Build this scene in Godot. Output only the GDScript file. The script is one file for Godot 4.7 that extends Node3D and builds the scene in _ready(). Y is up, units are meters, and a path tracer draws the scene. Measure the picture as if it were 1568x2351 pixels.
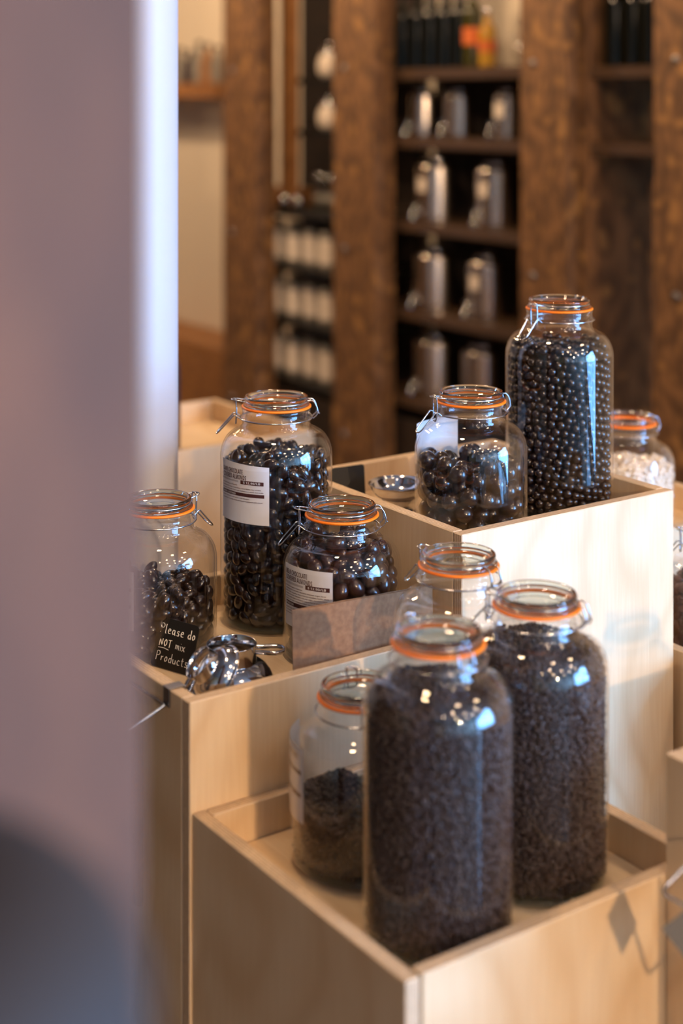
extends Node3D
# A bulk-food shop: glass clip-top jars of chocolates in stepped birch plywood trays, timber shelving behind.
# World: metres, y up. +X and -Z run along the sides of the trays; the camera stands at x = 0, z = 0, eye 1.6 m.

var used := {}
var mat := {}
var rng := RandomNumberGenerator.new()
const CAM := Vector3(0, 1.6, 0)


# ---------------------------------------------------------------- mesh building
class MB:
	var v := PackedVector3Array()
	var n := PackedVector3Array()
	var t := PackedVector2Array()
	var i := PackedInt32Array()

	func vert(p: Vector3, nn: Vector3, uv := Vector2.ZERO) -> int:
		v.append(p)
		n.append(nn)
		t.append(uv)
		return v.size() - 1

	func tri(a: int, b: int, c: int) -> void:
		i.append(a)
		i.append(b)
		i.append(c)

	func quad(p: Array, nn: Vector3, uv: Array = []) -> void:
		var q := p
		var w := uv
		if (p[1] - p[0]).cross(p[2] - p[0]).dot(nn) > 0.0:
			q = [p[0], p[3], p[2], p[1]]
			if uv:
				w = [uv[0], uv[3], uv[2], uv[1]]
		var k := v.size()
		for j in 4:
			vert(q[j], nn, w[j] if w else Vector2.ZERO)
		tri(k, k + 1, k + 2)
		tri(k, k + 2, k + 3)

	func tri_out(a: Vector3, b: Vector3, c: Vector3, nn: Vector3) -> void:
		var k := v.size()
		if (b - a).cross(c - a).dot(nn) > 0.0:
			vert(a, nn)
			vert(c, nn)
			vert(b, nn)
		else:
			vert(a, nn)
			vert(b, nn)
			vert(c, nn)
		tri(k, k + 1, k + 2)

	# a chamfered box; the faces across axis `thin` go to `faces` when it is given
	func box(c: Vector3, s: Vector3, bev := 0.001, thin := -1, faces: MB = null, grain := 1, off := Vector2.ZERO) -> void:
		var h := s / 2.0
		bev = minf(bev, minf(h.x, minf(h.y, h.z)) * 0.8)
		for ax in 3:
			var u := (ax + 1) % 3
			var w := (ax + 2) % 3
			for sg in [-1.0, 1.0]:
				var p := []
				var uv := []
				for k in [[-1, -1], [1, -1], [1, 1], [-1, 1]]:
					var q := Vector3.ZERO
					q[ax] = sg * h[ax]
					q[u] = k[0] * (h[u] - bev)
					q[w] = k[1] * (h[w] - bev)
					p.append(c + q)
					if ax == thin:
						var other := 3 - thin - grain
						uv.append(Vector2((c + q)[other] / 0.6, (c + q)[grain] / 1.2) + off)
					elif thin >= 0:
						var along := 3 - thin - ax
						uv.append(Vector2((c + q)[along] / 0.25, q[thin] / s[thin] + 0.5))
					else:
						var g := grain if grain != ax else u
						uv.append(Vector2((c + q)[3 - ax - g] / 0.6, (c + q)[g] / 1.2) + off)
				var nn := Vector3.ZERO
				nn[ax] = sg
				if ax == thin and faces:
					faces.quad(p, nn, uv)
				else:
					quad(p, nn, uv)
		if bev <= 0.0:
			return
		for a1 in 3:
			var a2 := (a1 + 1) % 3
			var a3 := (a1 + 2) % 3
			for s1 in [-1.0, 1.0]:
				for s2 in [-1.0, 1.0]:
					var p := []
					for k in [[0, -1], [0, 1], [1, 1], [1, -1]]:
						var q := Vector3.ZERO
						q[a1] = s1 * (h[a1] - (bev if k[0] == 1 else 0.0))
						q[a2] = s2 * (h[a2] - (0.0 if k[0] == 1 else bev))
						q[a3] = k[1] * (h[a3] - bev)
						p.append(c + q)
					var nn := Vector3.ZERO
					nn[a1] = s1
					nn[a2] = s2
					quad(p, nn.normalized(), [Vector2(0.05, 0.5), Vector2(0.4, 0.5), Vector2(0.4, 0.52), Vector2(0.05, 0.52)])
		for sx in [-1.0, 1.0]:
			for sy in [-1.0, 1.0]:
				for sz in [-1.0, 1.0]:
					var k := c + Vector3(sx * h.x, sy * h.y, sz * h.z)
					var e := Vector3(sx, sy, sz) * bev
					tri_out(k - Vector3(0, e.y, e.z), k - Vector3(e.x, 0, e.z), k - Vector3(e.x, e.y, 0), e.normalized())

	# profile of (radius, height) turned about the y axis; repeat a point for a sharp edge
	func lathe(prof: Array, seg := 48, at := Vector3.ZERO, basis := Basis.IDENTITY) -> void:
		var m := prof.size()
		var nrm := []
		for k in m:
			var d := Vector2.ZERO
			if k > 0 and prof[k].distance_to(prof[k - 1]) > 1e-7:
				d += (prof[k] - prof[k - 1]).normalized()
			if k < m - 1 and prof[k + 1].distance_to(prof[k]) > 1e-7:
				d += (prof[k + 1] - prof[k]).normalized()
			if d.length() < 1e-6:
				d = Vector2(0, 1)
			d = d.normalized()
			nrm.append(Vector2(d.y, -d.x))
		var first := v.size()
		var run := 0.0
		for k in m:
			if k > 0:
				run += prof[k].distance_to(prof[k - 1])
			for j in seg + 1:
				var a := TAU * j / seg
				var p := Vector3(prof[k].x * cos(a), prof[k].y, prof[k].x * sin(a))
				var q := Vector3(nrm[k].x * cos(a), nrm[k].y, nrm[k].x * sin(a))
				vert(at + basis * p, (basis * q).normalized(), Vector2(float(j) / seg, run))
		for k in m - 1:
			if prof[k].distance_to(prof[k + 1]) < 1e-7:
				continue
			for j in seg:
				var a := first + k * (seg + 1) + j
				var b := a + 1
				var c := a + seg + 1
				var d := c + 1
				if prof[k].x > 1e-6:
					tri(b, c, a)
				if prof[k + 1].x > 1e-6:
					tri(b, d, c)

	func tube(pts: Array, r: float, seg := 8, closed := false, flat := 1.0) -> void:
		var m := pts.size()
		var up := Vector3.ZERO
		var first := v.size()
		for k in m:
			var d: Vector3
			if closed:
				d = pts[(k + 1) % m] - pts[(k - 1 + m) % m]
			else:
				d = pts[mini(k + 1, m - 1)] - pts[maxi(k - 1, 0)]
			d = d.normalized()
			if up == Vector3.ZERO:
				up = Vector3.UP if absf(d.y) < 0.9 else Vector3.RIGHT
			up = (up - d * up.dot(d)).normalized()
			var side := d.cross(up)
			for j in seg + 1:
				var a := TAU * j / seg
				var o := side * cos(a) * flat + up * sin(a)
				vert(pts[k] + o * r, o.normalized(), Vector2(float(j) / seg, float(k) / m))
		for k in (m if closed else m - 1):
			for j in seg:
				var a := first + k * (seg + 1) + j
				var b := a + 1
				var c := first + ((k + 1) % m) * (seg + 1) + j
				var d := c + 1
				tri(a, b, d)
				tri(a, d, c)
		if not closed:
			for e in [0, m - 1]:
				var d: Vector3 = (pts[0] - pts[1]) if e == 0 else (pts[m - 1] - pts[m - 2])
				var k := vert(pts[e], d.normalized())
				for j in seg:
					var a: int = first + e * (seg + 1) + j
					if e == 0:
						tri(k, a + 1, a)
					else:
						tri(k, a, a + 1)

	func mesh() -> ArrayMesh:
		var m := ArrayMesh.new()
		put(m)
		return m

	func put(m: ArrayMesh) -> void:
		var a := []
		a.resize(Mesh.ARRAY_MAX)
		a[Mesh.ARRAY_VERTEX] = v
		a[Mesh.ARRAY_NORMAL] = n
		a[Mesh.ARRAY_TEX_UV] = t
		a[Mesh.ARRAY_INDEX] = i
		m.add_surface_from_arrays(Mesh.PRIMITIVE_TRIANGLES, a)


func numbered(called: String) -> String:
	if not used.has(called):
		used[called] = 0
		return called
	used[called] += 1
	return "%s_%03d" % [called, used[called]]


func tag(o: Node, label: String, category: String, group := "", kind := "") -> void:
	o.set_meta("label", label)
	o.set_meta("category", category)
	if group:
		o.set_meta("group", group)
	if kind:
		o.set_meta("kind", kind)


func thing(called: String, label: String, category: String, at := Vector3.ZERO, group := "") -> Node3D:
	var o := Node3D.new()
	o.name = numbered(called)
	add_child(o)
	o.position = at
	tag(o, label, category, group)
	return o


func obj(called: String, what, m: Material, parent: Node = null) -> MeshInstance3D:
	var o := MeshInstance3D.new()
	o.mesh = what.mesh() if what is MB else what
	o.material_override = m
	if parent == null:
		o.name = numbered(called)
		add_child(o, true)
	else:
		o.name = called
		parent.add_child(o, true)
	return o


func struct(called: String, mb: MB, m: Material) -> MeshInstance3D:
	var o := obj(called, mb, m)
	o.set_meta("kind", "structure")
	return o


func arc(c: Vector2, r: Vector2, from: float, to: float, k: int) -> Array:
	var out := []
	for j in k + 1:
		var a := deg_to_rad(lerpf(from, to, float(j) / k))
		out.append(c + Vector2(cos(a) * r.x, sin(a) * r.y))
	return out


func bend(pts: Array, k := 6) -> Array:   # rounds a polyline
	var out := [pts[0]]
	for j in range(1, pts.size() - 1):
		var p: Vector3 = pts[j]
		var a: Vector3 = p.lerp(pts[j - 1], minf(0.5, 0.012 / maxf(p.distance_to(pts[j - 1]), 1e-4)))
		var b: Vector3 = p.lerp(pts[j + 1], minf(0.5, 0.012 / maxf(p.distance_to(pts[j + 1]), 1e-4)))
		for s in k + 1:
			var f := float(s) / k
			out.append(a.lerp(p, f).lerp(p.lerp(b, f), f))
	out.append(pts[-1])
	return out


# ---------------------------------------------------------------- materials
func std(called: String, c: Color, rough := 0.6, metal := 0.0) -> StandardMaterial3D:
	var m := StandardMaterial3D.new()
	m.resource_name = called
	m.albedo_color = c
	m.roughness = rough
	m.metallic = metal
	mat[called] = m
	return m


func wood_image(w: int, h: int, a: Color, b: Color, c: Color, seed_: int, rings: float, streak: float, knots := false) -> Image:
	var im := Image.create(w, h, false, Image.FORMAT_RGB8)
	var f := FastNoiseLite.new()
	f.seed = seed_
	f.noise_type = FastNoiseLite.TYPE_SIMPLEX_SMOOTH
	f.frequency = 1.0
	f.fractal_type = FastNoiseLite.FRACTAL_NONE
	for y in h:
		var t := float(y) / h * TAU
		var cy := cos(t)
		var sy := sin(t)
		for x in w:
			var u := float(x) / w
			var big := f.get_noise_3d(u * 2.6, cy * 0.55, sy * 0.55 + 7.0)
			var ring := 0.5 + 0.5 * sin((u * rings + big * rings * 0.30) * TAU)
			var fine := f.get_noise_3d(u * 120.0, cy * 2.2, sy * 2.2)
			var blot := f.get_noise_3d(u * 6.0 + 31.0, cy * 2.0, sy * 2.0)
			var k := clampf(0.5 + (ring - 0.5) * (0.55 if knots else 0.36) + fine * streak + blot * 0.45, 0.0, 1.0)
			var col := a.lerp(b, k)
			if knots and blot > 0.35:
				col = col.lerp(c, clampf((blot - 0.35) * 2.2, 0.0, 0.8))
			elif not knots:
				col = col.lerp(c, clampf(pow(ring, 6.0) * 0.32, 0.0, 0.4))
			im.set_pixel(x, y, col)
	return im


func ply_image() -> Image:
	var im := Image.create(256, 64, false, Image.FORMAT_RGB8)
	var f := FastNoiseLite.new()
	f.seed = 4
	f.frequency = 0.05
	for y in 64:
		var layer := y / 7
		for x in 256:
			var col := Color(0.90, 0.80, 0.67) if layer % 2 == 0 else Color(0.80, 0.66, 0.51)
			if y % 7 == 0:
				col = col.darkened(0.18)
			col = col.darkened(0.10 * (0.5 + f.get_noise_2d(x * 2.0, layer * 90.0)))
			im.set_pixel(x, y, col)
	return im


func noise_image(w: int, h: int, a: Color, b: Color, freq: float, seed_: int, oct := 4) -> Image:
	var im := Image.create(w, h, false, Image.FORMAT_RGB8)
	var f := FastNoiseLite.new()
	f.seed = seed_
	f.frequency = freq
	f.fractal_octaves = oct
	for y in h:
		for x in w:
			im.set_pixel(x, y, a.lerp(b, clampf(0.5 + f.get_noise_2d(x, y) * 0.9, 0.0, 1.0)))
	return im


func tex(im: Image) -> ImageTexture:
	return ImageTexture.create_from_image(im)


func materials() -> void:
	var m := std("birch", Color.WHITE, 0.42)
	m.albedo_texture = tex(wood_image(512, 512, Color(0.91, 0.81, 0.665), Color(0.87, 0.75, 0.59), Color(0.81, 0.67, 0.50), 11, 4.0, 0.28))
	m = std("ply_edge", Color.WHITE, 0.55)
	m.albedo_texture = tex(ply_image())
	m = std("timber", Color.WHITE, 0.62)
	m.albedo_texture = tex(wood_image(384, 768, Color(0.50, 0.355, 0.225), Color(0.29, 0.195, 0.12), Color(0.63, 0.46, 0.27), 23, 5.0, 0.55, true))
	m = std("dark_timber", Color.WHITE, 0.8)
	m.albedo_texture = tex(wood_image(256, 512, Color(0.19, 0.125, 0.08), Color(0.10, 0.065, 0.045), Color(0.22, 0.145, 0.09), 31, 6.0, 0.4, true))
	std("shelf_dark", Color(0.30, 0.23, 0.18), 0.25)
	m = std("oak", Color.WHITE, 0.5)
	m.albedo_texture = tex(wood_image(256, 512, Color(0.66, 0.46, 0.27), Color(0.54, 0.36, 0.20), Color(0.46, 0.30, 0.16), 37, 6.0, 0.35))
	m = std("kraft", Color.WHITE, 0.85)
	m.albedo_texture = tex(noise_image(256, 256, Color(0.60, 0.445, 0.315), Color(0.52, 0.38, 0.265), 0.05, 5, 5))
	m.rim_enabled = true
	m.rim = 0.15
	m = std("taupe_paint", Color.WHITE, 0.8)
	m.albedo_texture = tex(noise_image(128, 128, Color(0.43, 0.275, 0.185), Color(0.33, 0.215, 0.155), 0.022, 9, 3))
	std("charcoal_paint", Color(0.145, 0.105, 0.085), 0.8)
	std("white_paint", Color(0.74, 0.74, 0.77), 0.5)
	std("cream_wall", Color(0.90, 0.85, 0.78), 0.9)
	std("ceiling_white", Color(0.62, 0.57, 0.52), 0.9)
	m = std("floor_stone", Color.WHITE, 0.10)
	m.albedo_texture = tex(noise_image(256, 256, Color(0.44, 0.38, 0.33), Color(0.36, 0.30, 0.255), 0.03, 15, 5))
	m.uv1_triplanar = true
	m.uv1_world_triplanar = true
	m.uv1_scale = Vector3.ONE * 0.5
	std("steel", Color(0.80, 0.80, 0.82), 0.12, 1.0)
	std("wire_steel", Color(0.78, 0.79, 0.82), 0.2, 1.0)
	std("canister_steel", Color(0.80, 0.76, 0.73), 0.25, 1.0)
	std("clip_steel", Color(0.55, 0.54, 0.54), 0.35, 1.0)
	std("rubber", Color(0.99, 0.50, 0.07), 0.38)
	std("label_paper", Color(0.86, 0.86, 0.88), 0.55)
	std("label_print", Color(0.27, 0.10, 0.09), 0.6)
	std("label_grey", Color(0.70, 0.69, 0.71), 0.6)
	std("small_print", Color(0.36, 0.22, 0.22), 0.7)
	std("blackboard", Color(0.055, 0.055, 0.058), 0.55)
	std("chalk", Color(0.93, 0.92, 0.90), 0.8)
	std("black_steel", Color(0.035, 0.033, 0.032), 0.45)
	std("bottle_green", Color(0.035, 0.05, 0.035), 0.12)
	std("oil", Color(0.72, 0.55, 0.18), 0.1)
	std("olive_oil", Color(0.22, 0.21, 0.04), 0.1)
	std("orange_label", Color(0.80, 0.40, 0.16), 0.6)
	std("cap_black", Color(0.03, 0.03, 0.03), 0.4)
	std("pot_white", Color(0.90, 0.85, 0.80), 0.5)
	std("dusk_purple", Color(0.22, 0.17, 0.20), 0.3)
	std("pale_grey", Color(0.55, 0.53, 0.50), 0.3)
	m = std("dark_chocolate", Color(0.115, 0.062, 0.045), 0.22)
	m.clearcoat_enabled = true
	m.clearcoat = 0.5
	m.clearcoat_roughness = 0.12
	m = std("milk_chocolate", Color(0.215, 0.125, 0.095), 0.26)
	m.clearcoat_enabled = true
	m.clearcoat = 0.5
	m.clearcoat_roughness = 0.14
	m = std("ball_chocolate", Color(0.125, 0.070, 0.055), 0.25)
	m.clearcoat_enabled = true
	m.clearcoat = 0.5
	m.clearcoat_roughness = 0.15
	std("chip_chocolate", Color(0.215, 0.165, 0.160), 0.40)
	std("nib_brown", Color(0.30, 0.14, 0.085), 0.6)
	std("flake_white", Color(0.90, 0.86, 0.80), 0.8)
	m = std("jar_glass", Color(0.92, 0.97, 0.96, 0.0), 0.0)
	m.transparency = BaseMaterial3D.TRANSPARENCY_ALPHA
	m = std("clear_film", Color(0.95, 0.96, 0.98, 0.0), 0.03)
	m.transparency = BaseMaterial3D.TRANSPARENCY_ALPHA
	m = std("lid_glass", Color(0.95, 0.985, 0.965, 0.0), 0.0)
	m.transparency = BaseMaterial3D.TRANSPARENCY_ALPHA
	m.refraction_enabled = true
	m.refraction_scale = 0.05
	m = std("base_glass", Color(0.30, 0.42, 0.34, 0.16), 0.05)
	m.transparency = BaseMaterial3D.TRANSPARENCY_ALPHA
	m = std("lamp_glow", Color(1, 1, 1), 0.5)
	m.emission_enabled = true
	m.emission = Color(1.0, 0.86, 0.68)
	m.emission_energy_multiplier = 45.0


# ---------------------------------------------------------------- plywood trays
func panel(called: String, parent: Node, lo: Vector3, hi: Vector3, thin: int, grain := 1) -> MeshInstance3D:
	var f := MB.new()
	var e := MB.new()
	e.box((lo + hi) / 2.0, hi - lo, 0.0012, thin, f, grain, Vector2(rng.randf(), rng.randf()))
	var m := ArrayMesh.new()
	f.put(m)
	e.put(m)
	m.surface_set_material(0, mat.birch)
	m.surface_set_material(1, mat.ply_edge)
	var o := MeshInstance3D.new()
	o.mesh = m
	o.name = called
	parent.add_child(o, true)
	return o


# x0..x1 and z0 (front) .. z1 (back); front_laps: the front board covers the ends of the side boards
func tray(label: String, x0: float, x1: float, z0: float, z1: float, rim: float, front_laps: bool, group := "stepped plywood display trays") -> Node3D:
	var t := 0.018
	var o := thing("display_tray", label, "display box", Vector3(x0, 0, z0), group)
	var w := x1 - x0
	var d := z1 - z0      # negative
	var g := 0.0012       # open joint between boards
	if front_laps:
		panel("front_panel", o, Vector3(0, 0, -t), Vector3(w, rim, 0), 2)
		panel("side_panel", o, Vector3(0, 0, d), Vector3(t, rim, -t - g), 0)
		panel("side_panel", o, Vector3(w - t, 0, d), Vector3(w, rim, -t - g), 0)
		panel("back_panel", o, Vector3(t + g, 0, d), Vector3(w - t - g, rim, d + t), 2)
	else:
		panel("front_panel", o, Vector3(t + g * 3, 0, -t), Vector3(w - t - g, rim, 0), 2)
		panel("side_panel", o, Vector3(0, 0, d), Vector3(t, rim, 0.001), 0)
		panel("side_panel", o, Vector3(w - t, 0, d), Vector3(w, rim, 0), 0)
		panel("back_panel", o, Vector3(t + g, 0, d), Vector3(w - t - g, rim, d + t), 2)
	panel("tray_board", o, Vector3(t + g, rim - 0.045 - 0.012, d + t + g), Vector3(w - t - g, rim - 0.045, -t - g), 1, 2)
	return o


# ---------------------------------------------------------------- jars
const TALL := 0.122   # how much longer the straight side of the tall jar is
func body_profile(extra: float, full: bool) -> Array:
	var p := [Vector2(0.0, 0.0015), Vector2(0.070, 0.0015)]
	p += arc(Vector2(0.075, 0.008), Vector2(0.0078, 0.0078), -90, 0, 5)
	p += [Vector2(0.0829, 0.03), Vector2(0.083, 0.118 + extra)]
	p += arc(Vector2(0.0555, 0.118 + extra), Vector2(0.0275, 0.0385), 8, 78, 9)
	p += [Vector2(0.0545, 0.1600 + extra), Vector2(0.0512, 0.1618 + extra), Vector2(0.0505, 0.1650 + extra), Vector2(0.0508, 0.170 + extra)]
	p += [Vector2(0.0528, 0.1735 + extra), Vector2(0.0530, 0.1755 + extra), Vector2(0.0506, 0.1775 + extra), Vector2(0.0503, 0.184 + extra)]
	p += [Vector2(0.0512, 0.1872 + extra), Vector2(0.0505, 0.1886 + extra), Vector2(0.0455, 0.1886 + extra), Vector2(0.0450, 0.178 + extra), Vector2(0.0468, 0.1655 + extra), Vector2(0.0500, 0.1588 + extra)]
	p += arc(Vector2(0.0540, 0.118 + extra), Vector2(0.0263, 0.0368), 82, 4, 9)
	if full:
		p += [Vector2(0.0803, 0.112 + extra), Vector2(0.0803, 0.018), Vector2(0.0775, 0.0115), Vector2(0.070, 0.0098)]
	return p


func inner_radius(h: float, extra: float) -> float:
	if h < 0.118 + extra:
		return 0.0798
	var k := clampf((h - 0.118 - extra) / 0.0385, 0.0, 1.0)
	return 0.0525 + 0.0273 * sqrt(maxf(0.0, 1.0 - k * k)) - 0.002


func ring(r: float, y: float, k := 40) -> Array:
	var out := []
	for j in k:
		out.append(Vector3(r * cos(TAU * j / k), y, r * sin(TAU * j / k)))
	return out


var packed := ["full_almond_jar", "full_ball_jar", "full_chip_jar"]
var jar_parts := {}
func jar(called: String, label: String, at: Vector3, tall: bool, clasp: float, group := "clip-top glass jars", solid_lid := true) -> Node3D:
	var extra := TALL if tall else 0.0
	var o := thing(called, label, "jar", at, group)
	if not jar_parts.has(tall):
		var d := {}
		var b := MB.new()
		b.lathe(body_profile(extra, true), 64)
		d.body = b.mesh()
		b = MB.new()
		b.lathe(body_profile(extra, false), 64)
		d.full_body = b.mesh()   # packed to the wall: the inner face of the side is hidden by what lies against it
		b = MB.new()
		b.lathe([Vector2(0, 0.0095), Vector2(0, 0.0095), Vector2(0.060, 0.0085), Vector2(0.075, 0.0085), Vector2(0.0788, 0.0065), Vector2(0.0785, 0.003), Vector2(0.075, 0.0), Vector2(0.062, 0.0), Vector2(0.055, 0.0022), Vector2(0, 0.0025)].map(func(q): return q), 48)
		for k in range(0, b.i.size(), 3):
			var s := b.i[k]
			b.i[k] = b.i[k + 1]
			b.i[k + 1] = s
		for k in b.n.size():
			b.n[k] = -b.n[k]
		d.base = b.mesh()
		var y := 0.1886 + extra
		b = MB.new()
		b.lathe([Vector2(0.0408, y), Vector2(0.0500, y + 0.0001), Vector2(0.0518, y + 0.0013), Vector2(0.0518, y + 0.0027), Vector2(0.0500, y + 0.0036), Vector2(0.0408, y + 0.0036), Vector2(0.0408, y)], 48)
		d.gasket = b.mesh()
		b = MB.new()
		var l := y + 0.0038
		b.lathe([Vector2(0, l - 0.0045), Vector2(0.0385, l - 0.0045), Vector2(0.0396, l - 0.0035), Vector2(0.0400, l - 0.0003), Vector2(0.0480, l), Vector2(0.0494, l + 0.0012), Vector2(0.0490, l + 0.0032), Vector2(0.0462, l + 0.0046), Vector2(0.0446, l + 0.0060),
			Vector2(0.0450, l + 0.0075), Vector2(0.0468, l + 0.0088), Vector2(0.0471, l + 0.0112), Vector2(0.0462, l + 0.0132), Vector2(0.0440, l + 0.0140), Vector2(0.0418, l + 0.0132), Vector2(0.0402, l + 0.0105), Vector2(0.0380, l + 0.0070), Vector2(0.0330, l + 0.0030), Vector2(0.020, l + 0.0012), Vector2(0, l + 0.0010)], 56)
		d.lid = b.mesh()
		b = MB.new()
		b.tube(ring(0.0537, 0.1745 + extra), 0.0011, 6, true)
		d.neck_wire = b.mesh()
		b = MB.new()
		b.tube(ring(0.0462, l + 0.0062), 0.0010, 6, true)
		d.lid_wire = b.mesh()
		# hinge (opposite the clasp): two bars from the lid wire down to the neck wire, ending in small eyes
		b = MB.new()
		for s in [-1, 1]:
			b.tube(bend([Vector3(-0.0455, l + 0.0062, s * 0.008), Vector3(-0.056, l + 0.0075, s * 0.009), Vector3(-0.0625, l - 0.012, s * 0.009), Vector3(-0.054, 0.1735 + extra, s * 0.0095)], 4), 0.0011, 6)
		b.tube(bend([Vector3(-0.0625, l - 0.012, -0.009), Vector3(-0.0640, l - 0.014, 0), Vector3(-0.0625, l - 0.012, 0.009)], 4), 0.0011, 6)
		d.hinge = b.mesh()
		# clasp: a hook loop over the lid wire and a lever loop that folds down over the shoulder
		b = MB.new()
		b.tube(bend([Vector3(0.0455, l + 0.0062, -0.010), Vector3(0.058, l + 0.0085, -0.009), Vector3(0.066, l + 0.0095, -0.005), Vector3(0.066, l + 0.0095, 0.005), Vector3(0.058, l + 0.0085, 0.009), Vector3(0.0455, l + 0.0062, 0.010)], 4), 0.0011, 6)
		b.tube(bend([Vector3(0.060, l + 0.0105, -0.006), Vector3(0.0585, l - 0.010, -0.0065), Vector3(0.060, l - 0.027, -0.005), Vector3(0.060, l - 0.027, 0.005), Vector3(0.0585, l - 0.010, 0.0065), Vector3(0.060, l + 0.0105, 0.006), Vector3(0.060, l + 0.0105, -0.006)], 4), 0.0011, 6)
		d.hook = b.mesh()
		b = MB.new()
		b.tube(bend([Vector3(0.0535, 0.1745 + extra, -0.011), Vector3(0.062, 0.181 + extra, -0.010), Vector3(0.066, 0.176 + extra, -0.009), Vector3(0.0885, 0.1515 + extra, -0.008), Vector3(0.0885, 0.1515 + extra, 0.008), Vector3(0.066, 0.176 + extra, 0.009), Vector3(0.062, 0.181 + extra, 0.010), Vector3(0.0535, 0.1745 + extra, 0.011)], 4), 0.0011, 6)
		d.lever = b.mesh()
		jar_parts[tall] = d
	var d: Dictionary = jar_parts[tall]
	obj("glass_body", d.full_body if called in packed else d.body, mat.jar_glass, o)
	obj("glass_base", d.base, mat.base_glass, o)
	var seal := obj("rubber_seal", d.gasket, mat.rubber, o)
	seal.set_meta("label", "orange rubber sealing ring")
	var lid := obj("glass_lid", d.lid, mat.lid_glass if solid_lid else mat.jar_glass, o)
	obj("lid_wire", d.lid_wire, mat.wire_steel, lid)
	obj("neck_wire", d.neck_wire, mat.wire_steel, o)
	for k in ["hinge", "hook", "lever"]:
		var w := obj(k + "_wire", d[k], mat.wire_steel, o)
		w.rotation.y = -clasp
	return o


func towards_camera(at: Vector3) -> float:
	return atan2(CAM.z - at.z, CAM.x - at.x)


# a paper price label bent round a jar: az = angle of its left edge, w = arc length, y0..y1 heights
func paper_label(o: Node3D, az: float, w: float, y0: float, y1: float, lines: Array, sleeve := 0.0, skew := 0.0) -> void:
	var r := 0.0836
	var b := MB.new()
	var k := 20
	for side in [1, -1]:
		var first := b.v.size()
		for j in k + 1:
			var a := az - w / r * j / k
			var q := Vector3(cos(a), 0, sin(a))
			var rr := r + (0.0004 if side == 1 else 0.0)
			var lift := skew * (1.0 - float(j) / k)
			b.vert(q * rr + Vector3(0, y0 + lift * 0.4, 0), q * side)
			b.vert(q * rr + Vector3(0, y1 + lift, 0), q * side)
		for j in k:
			var a := first + j * 2
			if side == 1:
				b.tri(a, a + 1, a + 3)
				b.tri(a, a + 3, a + 2)
			else:
				b.tri(a, a + 3, a + 1)
				b.tri(a, a + 2, a + 3)
	var p := obj("price_label", b, mat.label_paper, o)
	p.set_meta("label", "white paper price label")
	if sleeve > 0.0:
		b = MB.new()
		for j in k + 1:
			var a := az + 0.02 - (w + sleeve) / r * j / k
			var q := Vector3(cos(a), 0, sin(a))
			b.vert(q * (r + 0.0012) + Vector3(0, y0 - 0.003, 0), q)
			b.vert(q * (r + 0.0012) + Vector3(0, y1 - 0.006, 0), q)
		for j in k:
			var a := j * 2
			b.tri(a, a + 1, a + 3)
			b.tri(a, a + 3, a + 2)
		obj("clear_sleeve", b, mat.clear_film, o)
	var by := {}
	for L in lines:
		# [text, left, top, height, width, material]; a text of "#" is a solid bar
		var mb: MB = by.get_or_add(L[5], MB.new())
		var up: float = 0.00012 if L[5] in ["label_print", "label_grey"] else 0.00024
		if L[0] == "#":
			for j in 12:
				var q := []
				for c in [[0, 0], [0, 1], [1, 1], [1, 0]]:
					var x: float = L[1] + L[4] * (j + c[0]) / 12.0
					var a := az - x / r
					q.append(Vector3(cos(a) * (r + 0.0004 + up), y1 - L[2] - L[3] * (1 - c[1]), sin(a) * (r + 0.0004 + up)))
				var am: float = az - (L[1] + L[4] * (j + 0.5) / 12.0) / r
				mb.quad(q, Vector3(cos(am), 0, sin(am)))
		else:
			letters(mb, L[0], L[1], L[2], L[3], L[4], func(x: float, y: float) -> Array:
				var a := az - x / r
				return [Vector3(cos(a) * (r + 0.0004 + up * 1.6), y1 - y, sin(a) * (r + 0.0004 + up * 1.6)), Vector3(cos(a), 0, sin(a))])
	for key in by:
		obj("print", by[key], mat[key], p)


var text_cache := {}
func letters(mb: MB, text: String, left: float, top: float, height: float, width: float, place: Callable) -> void:
	if not text_cache.has(text):
		var f := SystemFont.new()
		f.font_names = PackedStringArray(["Droid Sans"])
		f.font_weight = 700
		var tm := TextMesh.new()
		tm.font = f
		tm.font_size = 48
		tm.pixel_size = 0.01
		tm.depth = 0.0
		tm.curve_step = 4.0
		tm.text = text
		text_cache[text] = tm.get_mesh_arrays()
	var a: Array = text_cache[text]
	var vs: PackedVector3Array = a[Mesh.ARRAY_VERTEX]
	if vs.is_empty():
		return
	var lo := Vector2(1e9, 1e9)
	var hi := -lo
	for q in vs:
		lo = lo.min(Vector2(q.x, q.y))
		hi = hi.max(Vector2(q.x, q.y))
	var sx := width / (hi.x - lo.x)
	var sy := height / (hi.y - lo.y)
	var idx: PackedInt32Array = a[Mesh.ARRAY_INDEX] if a[Mesh.ARRAY_INDEX] != null else PackedInt32Array(range(vs.size()))
	var nv: PackedVector3Array = a[Mesh.ARRAY_NORMAL]
	for k in range(0, idx.size() - 2, 3):
		if nv[idx[k]].z < 0.5:
			continue
		var ids := []
		for j in 3:
			var q := vs[idx[k + j]]
			var at: Array = place.call(left + (q.x - lo.x) * sx, top + (hi.y - q.y) * sy)
			ids.append(mb.vert(at[0], at[1]))
		mb.tri(ids[0], ids[1], ids[2])


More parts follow.
